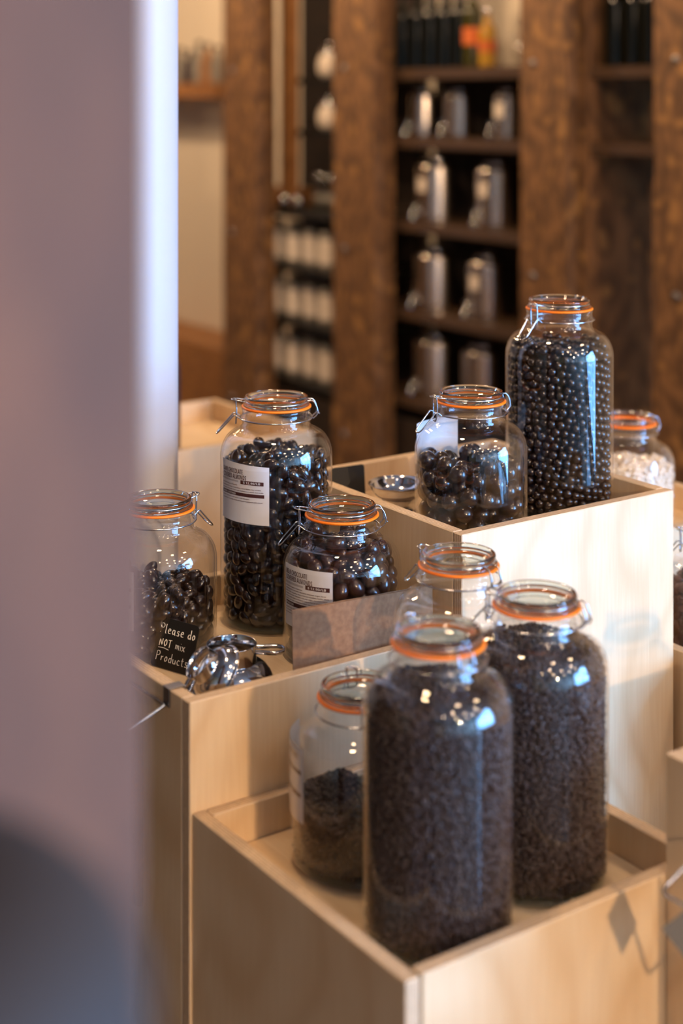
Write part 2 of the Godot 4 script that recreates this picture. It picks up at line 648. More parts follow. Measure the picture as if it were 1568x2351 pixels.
# ---------------------------------------------------------------- contents
func pack(r: float, rad: Callable, top: Callable, high: float, base: float, seed_: int) -> PackedVector3Array:
	var g := RandomNumberGenerator.new()
	g.seed = seed_
	var out := PackedVector3Array()
	var s := 2.0 * r * 0.985
	var turn := Basis.from_euler(Vector3(g.randf() * 0.4, g.randf() * 6.0, g.randf() * 0.4))
	var nn := int(high / s) + 6
	for ky in range(-nn, nn):
		for kx in range(-nn, nn):
			for kz in range(-nn, nn):
				var p := Vector3((kx + 0.5 * ((ky + kz) % 2)) * s, ky * s * 0.8165, (kz + (0.3333 if ky % 2 else 0.0)) * s * 0.866)
				p = turn * p + Vector3(0, high * 0.5, 0)
				if p.y < base + r * 0.6 or p.y > high:
					continue
				var q := Vector2(p.x, p.z).length()
				if q > rad.call(p.y) - r * 0.7 or p.y > top.call(p.x, p.z) - r * 0.4:
					continue
				out.append(p + Vector3(g.randfn(), g.randfn(), g.randfn()) * r * 0.28)
	for it in 14:
		var grid := {}
		for k in out.size():
			var c := Vector3i((out[k] / (2.0 * r)).floor())
			if not grid.has(c):
				grid[c] = PackedInt32Array()
			grid[c].append(k)
		for k in out.size():
			var p := out[k]
			var c := Vector3i((p / (2.0 * r)).floor())
			for dx in [-1, 0, 1]:
				for dy in [-1, 0, 1]:
					for dz in [-1, 0, 1]:
						var cell = grid.get(c + Vector3i(dx, dy, dz))
						if cell == null:
							continue
						for j in cell:
							if j <= k:
								continue
							var d := out[j] - p
							var l := d.length()
							if l < 2.0 * r and l > 1e-6:
								var push := d * ((2.0 * r - l) / l * 0.42)
								out[j] += push
								p -= push
			p.y = maxf(p.y - r * 0.02, base + r)
			var lim: float = rad.call(p.y) - r
			var q := Vector2(p.x, p.z)
			var l := q.length()
			if l > lim or (it < 9 and l > lim - r * 0.75):
				q *= lim / l
				p.x = q.x
				p.z = q.y
			out[k] = p
	return out


func near_first(pts: PackedVector3Array, at: Vector3, r: float, rad: Callable, top: Callable) -> Array:
	var seen := []
	var rest := []
	var to := Vector2(CAM.x - at.x, CAM.z - at.z).normalized()
	for p in pts:
		var q := Vector2(p.x, p.z)
		var wall: bool = q.length() > rad.call(p.y) - r * 1.7 and q.normalized().dot(to) > 0.02
		var lid: bool = p.y > top.call(p.x, p.z) - r * 2.2
		if wall or lid:
			seen.append([(p + at).distance_to(CAM) + (0.0 if wall else 0.05), p])
		else:
			rest.append([9.0, p])
	seen.sort_custom(func(a, b): return a[0] < b[0])
	return [seen.map(func(x): return x[1]), rest.map(func(x): return x[1])]


func piece_mesh(half: Vector3, egg: float, su := 14, sv := 9) -> ArrayMesh:
	var b := MB.new()
	for j in sv + 1:
		var v := PI * j / sv
		for k in su + 1:
			var u := TAU * k / su
			var d := Vector3(-cos(v), sin(v) * cos(u), sin(v) * sin(u))
			var w := 1.0 - egg * d.x
			b.vert(Vector3(d.x * half.x, d.y * half.y * w, d.z * half.z * w), Vector3(d.x / half.x, d.y / half.y, d.z / half.z).normalized())
	for j in sv:
		for k in su:
			var a := j * (su + 1) + k
			b.tri(a, a + su + 1, a + 1)
			b.tri(a + 1, a + su + 1, a + su + 2)
	# make the winding agree with the normals
	var q := b.i
	var t0 := (b.v[q[30 * 3 + 1]] - b.v[q[30 * 3]]).cross(b.v[q[30 * 3 + 2]] - b.v[q[30 * 3]])
	if t0.dot(b.n[q[30 * 3]]) > 0.0:
		for k in range(0, b.i.size(), 3):
			var s := b.i[k]
			b.i[k] = b.i[k + 1]
			b.i[k + 1] = s
	return b.mesh()


func fill(at: Vector3, extra: float, r: float, half: Vector3, mesh: ArrayMesh, m: Material, high: float, top: Callable, most: int, seed_: int, called: String, label: String, category: String, group: String, rest_label: String) -> void:
	var g := RandomNumberGenerator.new()
	g.seed = seed_ + 500
	var rad := func(h: float) -> float: return inner_radius(h, extra) - 0.0006
	var pts := pack(r, rad, top, high, 0.0095, seed_)
	var two := near_first(pts, at, r, rad, top)
	var shown: Array = two[0].slice(0, most)
	var rest: Array = two[0].slice(most) + two[1]
	var place := func(p: Vector3) -> Transform3D:
		var q := Vector2(p.x, p.z)
		var lim: float = rad.call(p.y)
		var bs: Basis
		if half.x > half.z * 1.2:
			if q.length() > lim - r * 1.6:
				var out := Vector3(p.x, 0, p.z).normalized()
				var along := out.cross(Vector3.UP).rotated(out, g.randf_range(0, TAU))
				bs = Basis(along, out.cross(along), out) * Basis.from_euler(Vector3(g.randfn() * 0.15, g.randfn() * 0.15, 0))
				p -= out * clampf(q.length() + half.z * 1.12 - lim, -0.002, 0.004)
			else:
				bs = Basis(Quaternion(g.randfn(), g.randfn(), g.randfn(), g.randfn()).normalized())
		else:
			bs = Basis.from_euler(Vector3(g.randf() * 6, g.randf() * 6, g.randf() * 6))
		return Transform3D(bs.scaled(Vector3.ONE * g.randf_range(0.93, 1.05)), p)
	var first: MeshInstance3D = null
	for p in shown:
		var o: MeshInstance3D
		if first == null:
			o = MeshInstance3D.new()
			o.mesh = mesh
			o.material_override = m
			tag(o, label, category, group)
			first = o
		else:
			o = first.duplicate()
		o.name = numbered(called)
		add_child(o, true)
		var t: Transform3D = place.call(p)
		t.origin += at
		o.transform = t
	if rest.size() > 8:
		var mm := MultiMesh.new()
		mm.transform_format = MultiMesh.TRANSFORM_3D
		mm.mesh = mesh
		mm.instance_count = rest.size()
		for k in rest.size():
			mm.set_instance_transform(k, place.call(rest[k]))
		var o := MultiMeshInstance3D.new()
		o.multimesh = mm
		o.material_override = m
		o.name = numbered(called + "_filling")
		add_child(o, true)
		o.position = at
		tag(o, rest_label, category, "", "stuff")


# fine loose stuff (chips, flakes): two layers of pieces over a solid core
func loose(called: String, label: String, category: String, at: Vector3, extra: float, top: Callable, size: float, mesh: Mesh, m: Material, seed_: int) -> void:
	var g := RandomNumberGenerator.new()
	g.seed = seed_
	var xf: Array[Transform3D] = []
	var step := size * 0.80
	for layer in 2:
		var back := size * (0.42 + 0.55 * layer)
		var y := 0.0095 + size * 0.4
		while y < 0.30:
			var rr := inner_radius(y, extra) - back
			var n := int(TAU * rr / step)
			for k in n:
				var a := (k + g.randf()) * TAU / n
				var p := Vector3(rr * cos(a), y + g.randf_range(-0.5, 0.5) * step, rr * sin(a))
				p += Vector3(cos(a), 0, sin(a)) * g.randf_range(-0.35, 0.1) * size
				if p.y < 0.0095 + size * 0.35 or p.y > top.call(p.x, p.z):
					continue
				xf.append(Transform3D(Basis.from_euler(Vector3(g.randf() * TAU, g.randf() * TAU, g.randf() * TAU)).scaled(Vector3.ONE * size * g.randf_range(0.8, 1.15)), p))
			y += step
	for layer in 2:
		var n := int(0.16 / step)
		for kx in n:
			for kz in n:
				var p := Vector3((kx + g.randf()) * step - 0.08, 0, (kz + g.randf()) * step - 0.08)
				p.y = top.call(p.x, p.z) - size * (0.25 + 0.5 * layer) + g.randf_range(-0.3, 0.35) * size
				if Vector2(p.x, p.z).length() > inner_radius(p.y, extra) - size * 0.5:
					continue
				xf.append(Transform3D(Basis.from_euler(Vector3(g.randf() * TAU, g.randf() * TAU, g.randf() * TAU)).scaled(Vector3.ONE * size * g.randf_range(0.8, 1.2)), p))
	var mm := MultiMesh.new()
	mm.transform_format = MultiMesh.TRANSFORM_3D
	mm.mesh = mesh
	mm.instance_count = xf.size()
	for k in xf.size():
		mm.set_instance_transform(k, xf[k])
	var o := MultiMeshInstance3D.new()
	o.multimesh = mm
	o.material_override = m
	o.name = numbered(called)
	add_child(o, true)
	o.position = at
	tag(o, label, category, "", "stuff")
	# the inside of the heap
	var b := MB.new()
	var sg := 36
	var kk := 10
	for j in kk + 1:
		for k in sg + 1:
			var a := TAU * k / sg
			var x := 0.0735 * cos(a)
			var z := 0.0735 * sin(a)
			b.vert(Vector3(x, lerpf(0.011, maxf(0.02, minf(top.call(x, z), 0.118 + extra + 0.02) - size * 1.4), float(j) / kk), z), Vector3(cos(a), 0, sin(a)))
	for j in kk:
		for k in sg:
			var a := j * (sg + 1) + k
			b.tri(a + 1, a + sg + 1, a)
			b.tri(a + 1, a + sg + 2, a + sg + 1)
	var rim := kk * (sg + 1)
	var f := b.v.size()
	for j in 6:
		for k in sg + 1:
			var a := TAU * k / sg
			var q := 0.0735 * (1.0 - float(j) / 5.0)
			var x := q * cos(a)
			var z := q * sin(a)
			b.vert(Vector3(x, maxf(0.02, minf(top.call(x, z), 0.118 + extra + 0.035) - size * 1.4) if j > 0 else b.v[rim + k].y, z), Vector3.UP)
	for j in 5:
		for k in sg:
			var a := f + j * (sg + 1) + k
			b.tri(a + 1, a + sg + 1, a)
			b.tri(a + 1, a + sg + 2, a + sg + 1)
	var core := obj("heap_core", b, m, o)
	core.set_meta("kind", "stuff")


func chip_mesh() -> ArrayMesh:
	var b := MB.new()
	b.lathe([Vector2(0, -0.35), Vector2(0.42, -0.33), Vector2(0.5, -0.15), Vector2(0.36, 0.12), Vector2(0.12, 0.38), Vector2(0, 0.45)], 7)
	return b.mesh()


# ---------------------------------------------------------------- lamps
func track_lamp(at: Vector3, aim: Vector3, energy: float, angle := 80.0) -> void:
	var o := thing("track_lamp", "small white track spotlight hung under the ceiling", "lamp", at, "ceiling track spotlights")
	var back := (at - aim).normalized()
	var bs := Basis.looking_at(-back, Vector3.UP if absf(back.y) < 0.95 else Vector3.RIGHT) * Basis(Vector3.RIGHT, -PI / 2)
	# local y of the head points away from the aim
	var q := Basis(Quaternion(Vector3.UP, back))
	var b := MB.new()
	b.lathe([Vector2(0.094, 0.0), Vector2(0.098, 0.0), Vector2(0.098, 0.04), Vector2(0.06, 0.12), Vector2(0.02, 0.15), Vector2(0, 0.15)], 24, Vector3.ZERO, q)
	obj("housing", b, mat.white_paint, o)
	b = MB.new()
	b.lathe([Vector2(0, -0.045), Vector2(0.05, -0.034), Vector2(0.092, 0.010), Vector2(0, 0.02)], 9, Vector3.ZERO, q)
	obj("lamp_glow", b, mat.lamp_glow, o)
	b = MB.new()
	b.tube([q * Vector3(0, 0.1, 0), Vector3((q * Vector3(0, 0.1, 0)).x, 3.2 - at.y, (q * Vector3(0, 0.1, 0)).z)], 0.008, 8)
	obj("stem", b, mat.white_paint, o)
	var l := SpotLight3D.new()
	l.name = "beam"
	l.light_color = Color(1.0, 0.83, 0.64)
	l.light_energy = energy
	l.light_size = 0.05 if energy > 20.0 else 0.085
	l.spot_range = 20.0
	l.spot_attenuation = 2.0
	l.spot_angle = angle
	l.spot_angle_attenuation = 0.5
	l.shadow_enabled = true
	o.add_child(l)
	l.transform = Transform3D(Basis.looking_at(-back, Vector3.UP if absf(back.y) < 0.95 else Vector3.RIGHT), -back * 0.14)


func daylight(at: Vector3, facing: Vector3, size: Vector2, energy: float) -> void:
	var l := AreaLight3D.new()
	l.name = "window_daylight"
	l.area_size = size
	l.area_normalize_energy = true
	l.light_color = Color(0.45, 0.72, 1.0)
	l.light_energy = energy
	l.area_range = 25.0
	l.shadow_enabled = true
	add_child(l)
	l.transform = Transform3D(Basis.looking_at(facing, Vector3.UP), at)


# ---------------------------------------------------------------- the scene
func _ready() -> void:
	rng.seed = 7
	camera_and_light()
	materials()
	lamps()
	room()
	trays()
	shelving()
	jars_and_contents()
	tools_and_cards()
	shelf_goods()


func camera_and_light() -> void:
	var c := Camera3D.new()
	c.name = "camera"
	add_child(c)
	var at := CameraAttributesPhysical.new()
	at.frustum_focal_length = 50.0
	at.frustum_focus_distance = 2.12
	at.frustum_near = 0.05
	at.frustum_far = 100.0
	at.exposure_aperture = 1.8
	c.attributes = at
	c.transform = Transform3D(Basis(Vector3(0.8214, 0, 0.5704), Vector3.UP, Vector3(-0.5704, 0, 0.8214)), CAM)
	c.projection = Camera3D.PROJECTION_FRUSTUM
	c.near = 0.05
	c.far = 100.0
	c.size = 0.05 * 2351.0 / 3490.0
	c.frustum_offset = Vector2(0, -0.05 * 957.5 / 3490.0)
	c.current = true
	var w := WorldEnvironment.new()
	w.name = "surroundings"
	var e := Environment.new()
	var s := ProceduralSkyMaterial.new()
	s.sky_top_color = Color(0.62, 0.78, 1.0)
	s.sky_horizon_color = Color(0.80, 0.89, 1.0)
	s.ground_bottom_color = Color(0.35, 0.37, 0.40)
	s.ground_horizon_color = Color(0.6, 0.66, 0.72)
	s.sky_energy_multiplier = 3.0
	s.ground_energy_multiplier = 1.5
	e.background_mode = Environment.BG_SKY
	e.sky = Sky.new()
	e.sky.sky_material = s
	e.tonemap_mode = Environment.TONE_MAPPER_LINEAR
	e.tonemap_exposure = 0.61
	e.sdfgi_enabled = true
	e.ssao_enabled = true
	e.ssil_enabled = true
	w.environment = e
	add_child(w)
	daylight(Vector3(3.92, 1.45, 3.5), Vector3(-1, 0, 0), Vector2(4.7, 2.6), 235.0)


func lamps() -> void:
	track_lamp(Vector3(0.40, 2.72, 4.6), Vector3(1.2, 0.9, -1.6), 36.0, 40.0)
	var list := [
		[Vector3(0.97, 2.9, -1.75), Vector3(1.1, 0, -1.7), 3.0], [Vector3(2.3, 2.9, -0.6), Vector3(1.9, 0, -1.0), 1.4], [Vector3(2.3, 2.9, 0.7), Vector3(2.1, 0, 0.0), 1.2],
		[Vector3(0.6, 2.9, 0.7), Vector3(0.8, 0, 0.0), 1.0], [Vector3(2.2, 2.9, -3.2), Vector3(2.9, 0.8, -3.5), 5.5], [Vector3(2.1, 2.9, -4.9), Vector3(2.9, 0.8, -4.7), 5.5],
		[Vector3(2.3, 2.9, 2.2), Vector3(2.2, 0, 1.5), 1.2], [Vector3(0.4, 2.9, 2.2), Vector3(0.5, 0, 1.5), 1.0],
		[Vector3(1.5, 2.9, -5.4), Vector3(2.6, 0.9, -4.8), 4.0], [Vector3(2.2, 2.9, -6.6), Vector3(2.9, 0.9, -6.6), 5.0], 
		[Vector3(1.4, 2.9, 1.4), Vector3(1.4, 0, 0.9), 0.8],
		[Vector3(1.3, 2.9, -0.4), Vector3(1.3, 0, -0.5), 0.8], [Vector3(3.0, 2.9, 1.6), Vector3(2.8, 0, 1.2), 0.8], [Vector3(1.6, 2.9, 3.0), Vector3(1.6, 0, 2.5), 0.8],
		[Vector3(-0.4, 2.9, 1.2), Vector3(-0.2, 0, 0.6), 0.5], 
		
	]
	for a in list:
		track_lamp(a[0], a[1], a[2] * 0.5)


func room() -> void:
	var b := MB.new()
	b.box(Vector3(0.4, -0.05, -1.5), Vector3(7.4, 0.1, 15.6), 0.0)
	struct("floor", b, mat.floor_stone)
	b = MB.new()
	b.box(Vector3(0.4, 3.25, -1.5), Vector3(7.4, 0.1, 15.6), 0.0)
	struct("ceiling", b, mat.ceiling_white)
	b = MB.new()
	b.box(Vector3(-3.2, 1.6, -1.5), Vector3(0.2, 3.2, 15.6), 0.0)
	struct("wall_left", b, mat.oak)
	b = MB.new()
	b.box(Vector3(0.4, 1.6, -9.2), Vector3(7.0, 3.2, 0.2), 0.0)
	struct("wall_back", b, mat.cream_wall)
	# the wall behind the shelves, with a shopfront window beyond their end
	b = MB.new()
	b.box(Vector3(3.79, 1.6, -4.15), Vector3(0.2, 3.2, 10.3), 0.0)
	b.box(Vector3(3.79, 0.05, 3.65), Vector3(0.2, 0.1, 5.3), 0.0)
	b.box(Vector3(3.79, 3.0, 3.65), Vector3(0.2, 0.4, 5.3), 0.0)
	b.box(Vector3(3.79, 1.45, 6.15), Vector3(0.2, 2.7, 0.3), 0.0)
	struct("wall_right", b, mat.cream_wall)
	b = MB.new()
	b.box(Vector3(0.4, 1.6, 6.2), Vector3(7.0, 3.2, 0.2), 0.0)
	struct("wall_front", b, mat.cream_wall)
	# window frames with glazing bars
	var f := MB.new()
	for k in 7:
		f.box(Vector3(3.79, 1.45, 1.06 + k * 0.81), Vector3(0.08, 2.7, 0.06), 0.004)
	for y in [0.13, 2.05, 2.78]:
		f.box(Vector3(3.79, y, 3.5), Vector3(0.08, 0.06, 4.96), 0.004)
	struct("window_1", f, mat.black_steel)
	# ceiling track
	for x in [0.4, 2.3]:
		b = MB.new()
		b.box(Vector3(x, 3.185, -1.0), Vector3(0.04, 0.03, 12.0), 0.002)
		struct("trim_1" if x < 1 else "trim_2", b, mat.white_paint)
	# columns
	b = MB.new()
	b.lathe([Vector2(0.065, 0.0), Vector2(0.065, 3.2)], 48)
	var col := thing("white_column", "smooth white round column standing behind the plywood trays", "column", Vector3(1.1045, 0, -2.158))
	obj("shaft", b, mat.white_paint, col)
	b = MB.new()
	b.lathe([Vector2(0.065, 0.0), Vector2(0.08, 0.0), Vector2(0.08, 0.03), Vector2(0.065, 0.034)], 48)
	obj("foot_collar", b, mat.white_paint, col)
	var pil := thing("pillar", "square taupe plastered pillar beside the charcoal stand", "pillar", Vector3(0.2150, 0, -0.9405))
	b = MB.new()
	b.box(Vector3(0, 1.6, 0), Vector3(0.36, 3.2, 0.36), 0.004)
	obj("shaft", b, mat.taupe_paint, pil)
	var st := thing("display_stand", "slim round charcoal stand beside the taupe pillar", "stand", Vector3(0.148, 0, -0.500))
	b = MB.new()
	b.lathe([Vector2(0, 0), Vector2(0.10, 0), Vector2(0.105, 0.004), Vector2(0.105, 0.03), Vector2(0.100, 0.035)], 40)
	obj("foot", b, mat.charcoal_paint, st)
	b = MB.new()
	b.lathe([Vector2(0.100, 0.035), Vector2(0.100, 1.30)] + arc(Vector2(0.04, 1.30), Vector2(0.06, 0.045), 0, 90, 8) + [Vector2(0, 1.346)], 40)
	obj("drum", b, mat.charcoal_paint, st)


func trays() -> void:
	tray("low birch plywood tray holding two tall jars of chocolate chips", 0.8925, 1.323, -1.177, -1.599, 0.7386, false)
	tray("mid-height birch plywood tray holding chocolate almond jars and a paper bag", 0.8896, 1.308, -1.6, -2.02, 0.8712, true)
	tray("tallest birch plywood tray holding jars of round chocolate balls", 1.3095, 1.722, -1.6, -2.018, 1.0032, true)
	tray("birch plywood tray with a wire bag holder, abutting the low tray", 1.2528, 1.672, -0.757, -1.176, 0.8725, true)
	tray("low plywood tray beside the tallest tray, under a jar of brown chunks", 1.736, 2.152, -1.36, -1.779, 0.757, true)
	tray("plywood tray behind the tallest tray, under the jar of white flakes", 1.736, 2.152, -1.782, -2.2, 0.8712, true)
	tray("plywood tray in the next aisle with one dark bottle on it", 1.416, 1.835, -2.746, -3.174, 0.8712, true)


# ---------------------------------------------------------------- timber shelving along the far wall
func post(label: String, z0: float, z1: float, seed_: int) -> void:
	# a thick slab with a waney edge, front face at x = 3.232
	var f := FastNoiseLite.new()
	f.seed = seed_
	f.frequency = 1.0
	var o := thing("timber_post", label, "post", Vector3(3.232, 0, -(z0 + z1) / 2.0), "rough timber posts of the wall shelving")
	var b := MB.new()
	var h := (z0 - z1) / 2.0
	var k := 40
	var rows := []
	for j in k + 1:
		var y := 3.2 * j / k
		var e := f.get_noise_2d(y * 2.6, 0.0) * 0.018 + f.get_noise_2d(y * 7.0, 5.0) * 0.008
		var e2 := f.get_noise_2d(y * 2.0, 40.0) * 0.008
		# corners: front far, front near, side back near, back far
		rows.append([Vector3(0, y, -h + e2), Vector3(0, y, h + e), Vector3(0.03, y, h + e * 1.3 + 0.004), Vector3(0.092, y, h + e * 0.6 - 0.006), Vector3(0.092, y, -h)])
	for j in k:
		for c in 5:
			var d := (c + 1) % 5
			var p := [rows[j][c], rows[j][d], rows[j + 1][d], rows[j + 1][c]]
			var mid: Vector3 = (p[0] + p[2]) / 2.0
			var nn: Vector3 = (p[1] - p[0]).cross(p[3] - p[0]).normalized()
			if nn.dot(Vector3(mid.x - 0.046, 0, mid.z)) < 0:
				nn = -nn
			var uv := []
			for q in p:
				uv.append(Vector2((q.z + q.x) / 0.45 + seed_ * 0.37, q.y / 1.1 + seed_ * 0.21))
			b.quad(p, nn, uv)
	obj("slab", b, mat.timber, o)
	for y in [0.34, 1.03, 1.70, 2.4]:
		var r := MB.new()
		r.lathe([Vector2(0.013, 0.0), Vector2(0.013, 0.004), Vector2(0.009, 0.008), Vector2(0, 0.009)], 12, Vector3(0, y, -h * 0.45), Basis(Vector3(0, 0, 1), PI / 2))
		obj("bolt_head", r, mat.clip_steel, o)


func board(called: String, label: String, category: String, lo: Vector3, hi: Vector3, m: Material, group := "", grain := 2) -> MeshInstance3D:
	var b := MB.new()
	var c := (lo + hi) / 2.0
	b.box(Vector3.ZERO, hi - lo, 0.003, -1, null, grain, Vector2(c.x * 0.37 + c.y, c.y * 0.71))
	var o := obj(called, b, m)
	o.position = c
	tag(o, label, category, group)
	return o


func shelving() -> void:
	post("rough timber post beside the cream wall and its small shelf", 5.525, 5.254, 1)
	post("broad rough timber post with a waney edge, between label jars and steel canisters", 4.708, 4.444, 2)
	post("rough timber post between the steel canisters and the dark empty shelf", 3.653, 3.443, 3)
	post("rough timber post at the end of the dark empty shelf", 3.081, 2.76, 4)
	# canister bay
	var g := "dark planks of the canister shelves"
	var names := ["dark shelf plank under the green oil bottles", "dark shelf plank under the three small steel canisters", "dark shelf plank under the upper pair of large steel canisters", "dark shelf plank under the middle pair of steel canisters", "dark shelf plank under the lowest pair of steel canisters"]
	var ys := [1.695, 1.449, 1.145, 0.826, 0.512]
	for k in 5:
		board("shelf_plank", names[k], "shelf", Vector3(3.328, ys[k] - 0.04, -4.62), Vector3(3.64, ys[k], -3.46), mat.shelf_dark, g)
	board("back_board", "dark timber back board behind the steel canisters", "panel", Vector3(3.645, 0.0, -4.62), Vector3(3.665, 1.66, -3.46), mat.dark_timber, "", 1)
	# dark bay
	board("shelf_plank", "dark shelf plank carrying a close row of black bottles", "shelf", Vector3(3.328, 1.650, -3.44), Vector3(3.64, 1.688, -2.90), mat.shelf_dark, "dark planks of the bottle shelf")
	board("shelf_plank", "empty dark shelf plank below the row of black bottles", "shelf", Vector3(3.328, 1.415, -3.44), Vector3(3.64, 1.453, -2.90), mat.shelf_dark, "dark planks of the bottle shelf")
	board("back_board", "dark timber back board of the nearly empty bottle shelf", "panel", Vector3(3.645, 0.0, -3.44), Vector3(3.665, 3.2, -2.90), mat.dark_timber, "", 1)
	board("side_board", "dark timber end board of the nearly empty bottle shelf", "panel", Vector3(3.325, 0.0, -3.458), Vector3(3.64, 3.2, -3.442), mat.timber, "", 1)
	# label jar bay
	var rn := ["black steel shelf under the tray and small glass jars", "black steel shelf under the upper row of white-labelled jars", "black steel shelf under the middle row of white-labelled jars", "black steel shelf under the lowest row of white-labelled jars"]
	var ry := [1.135, 0.912, 0.692, 0.455]
	for k in 4:
		board("rack_shelf", rn[k], "shelf", Vector3(3.33, ry[k] - 0.028, -5.56), Vector3(3.64, ry[k], -4.72), mat.black_steel, "black steel rack shelves")
	board("back_board", "dark timber back board behind the white-labelled jars", "panel", Vector3(3.645, 0.0, -5.56), Vector3(3.665, 3.2, -4.72), mat.dark_timber, "", 1)
	board("upright_board", "golden timber upright standing above the wooden tray", "post", Vector3(3.40, 1.137, -5.345), Vector3(3.43, 3.2, -5.245), mat.oak, "", 1)
	board("pot_shelf", "short dark shelf under the lower pale pot", "shelf", Vector3(3.40, 1.435, -5.22), Vector3(3.64, 1.46, -4.72), mat.black_steel, "short dark shelves of the pale pots")
	board("pot_shelf", "short dark shelf under the upper pale pot", "shelf", Vector3(3.40, 1.645, -5.22), Vector3(3.64, 1.67, -4.72), mat.black_steel, "short dark shelves of the pale pots")
	# base cabinets
	board("base_cabinet", "dark timber base cabinet under the steel canister shelves", "cabinet", Vector3(3.335, 0.0, -4.62), Vector3(3.64, 0.42, -3.46), mat.dark_timber, "", 1)
	board("base_cabinet", "dark timber base cabinet under the black steel rack", "cabinet", Vector3(3.335, 0.0, -5.54), Vector3(3.64, 0.40, -4.72), mat.dark_timber, "", 1)
	# cream wall beyond the last post
	board("wall_shelf", "small wooden shelf on the cream wall holding bottles", "shelf", Vector3(3.46, 1.586, -6.95), Vector3(3.688, 1.655, -5.98), mat.oak)
	board("bench", "low wooden bench along the cream wall", "bench", Vector3(3.40, 0.0, -7.6), Vector3(3.685, 0.47, -5.6), mat.oak)


func flat_top(y: float, wob := 0.004) -> Callable:
	return func(x: float, z: float) -> float: return y + wob * sin(x * 95.0 + 1.3) * cos(z * 80.0)


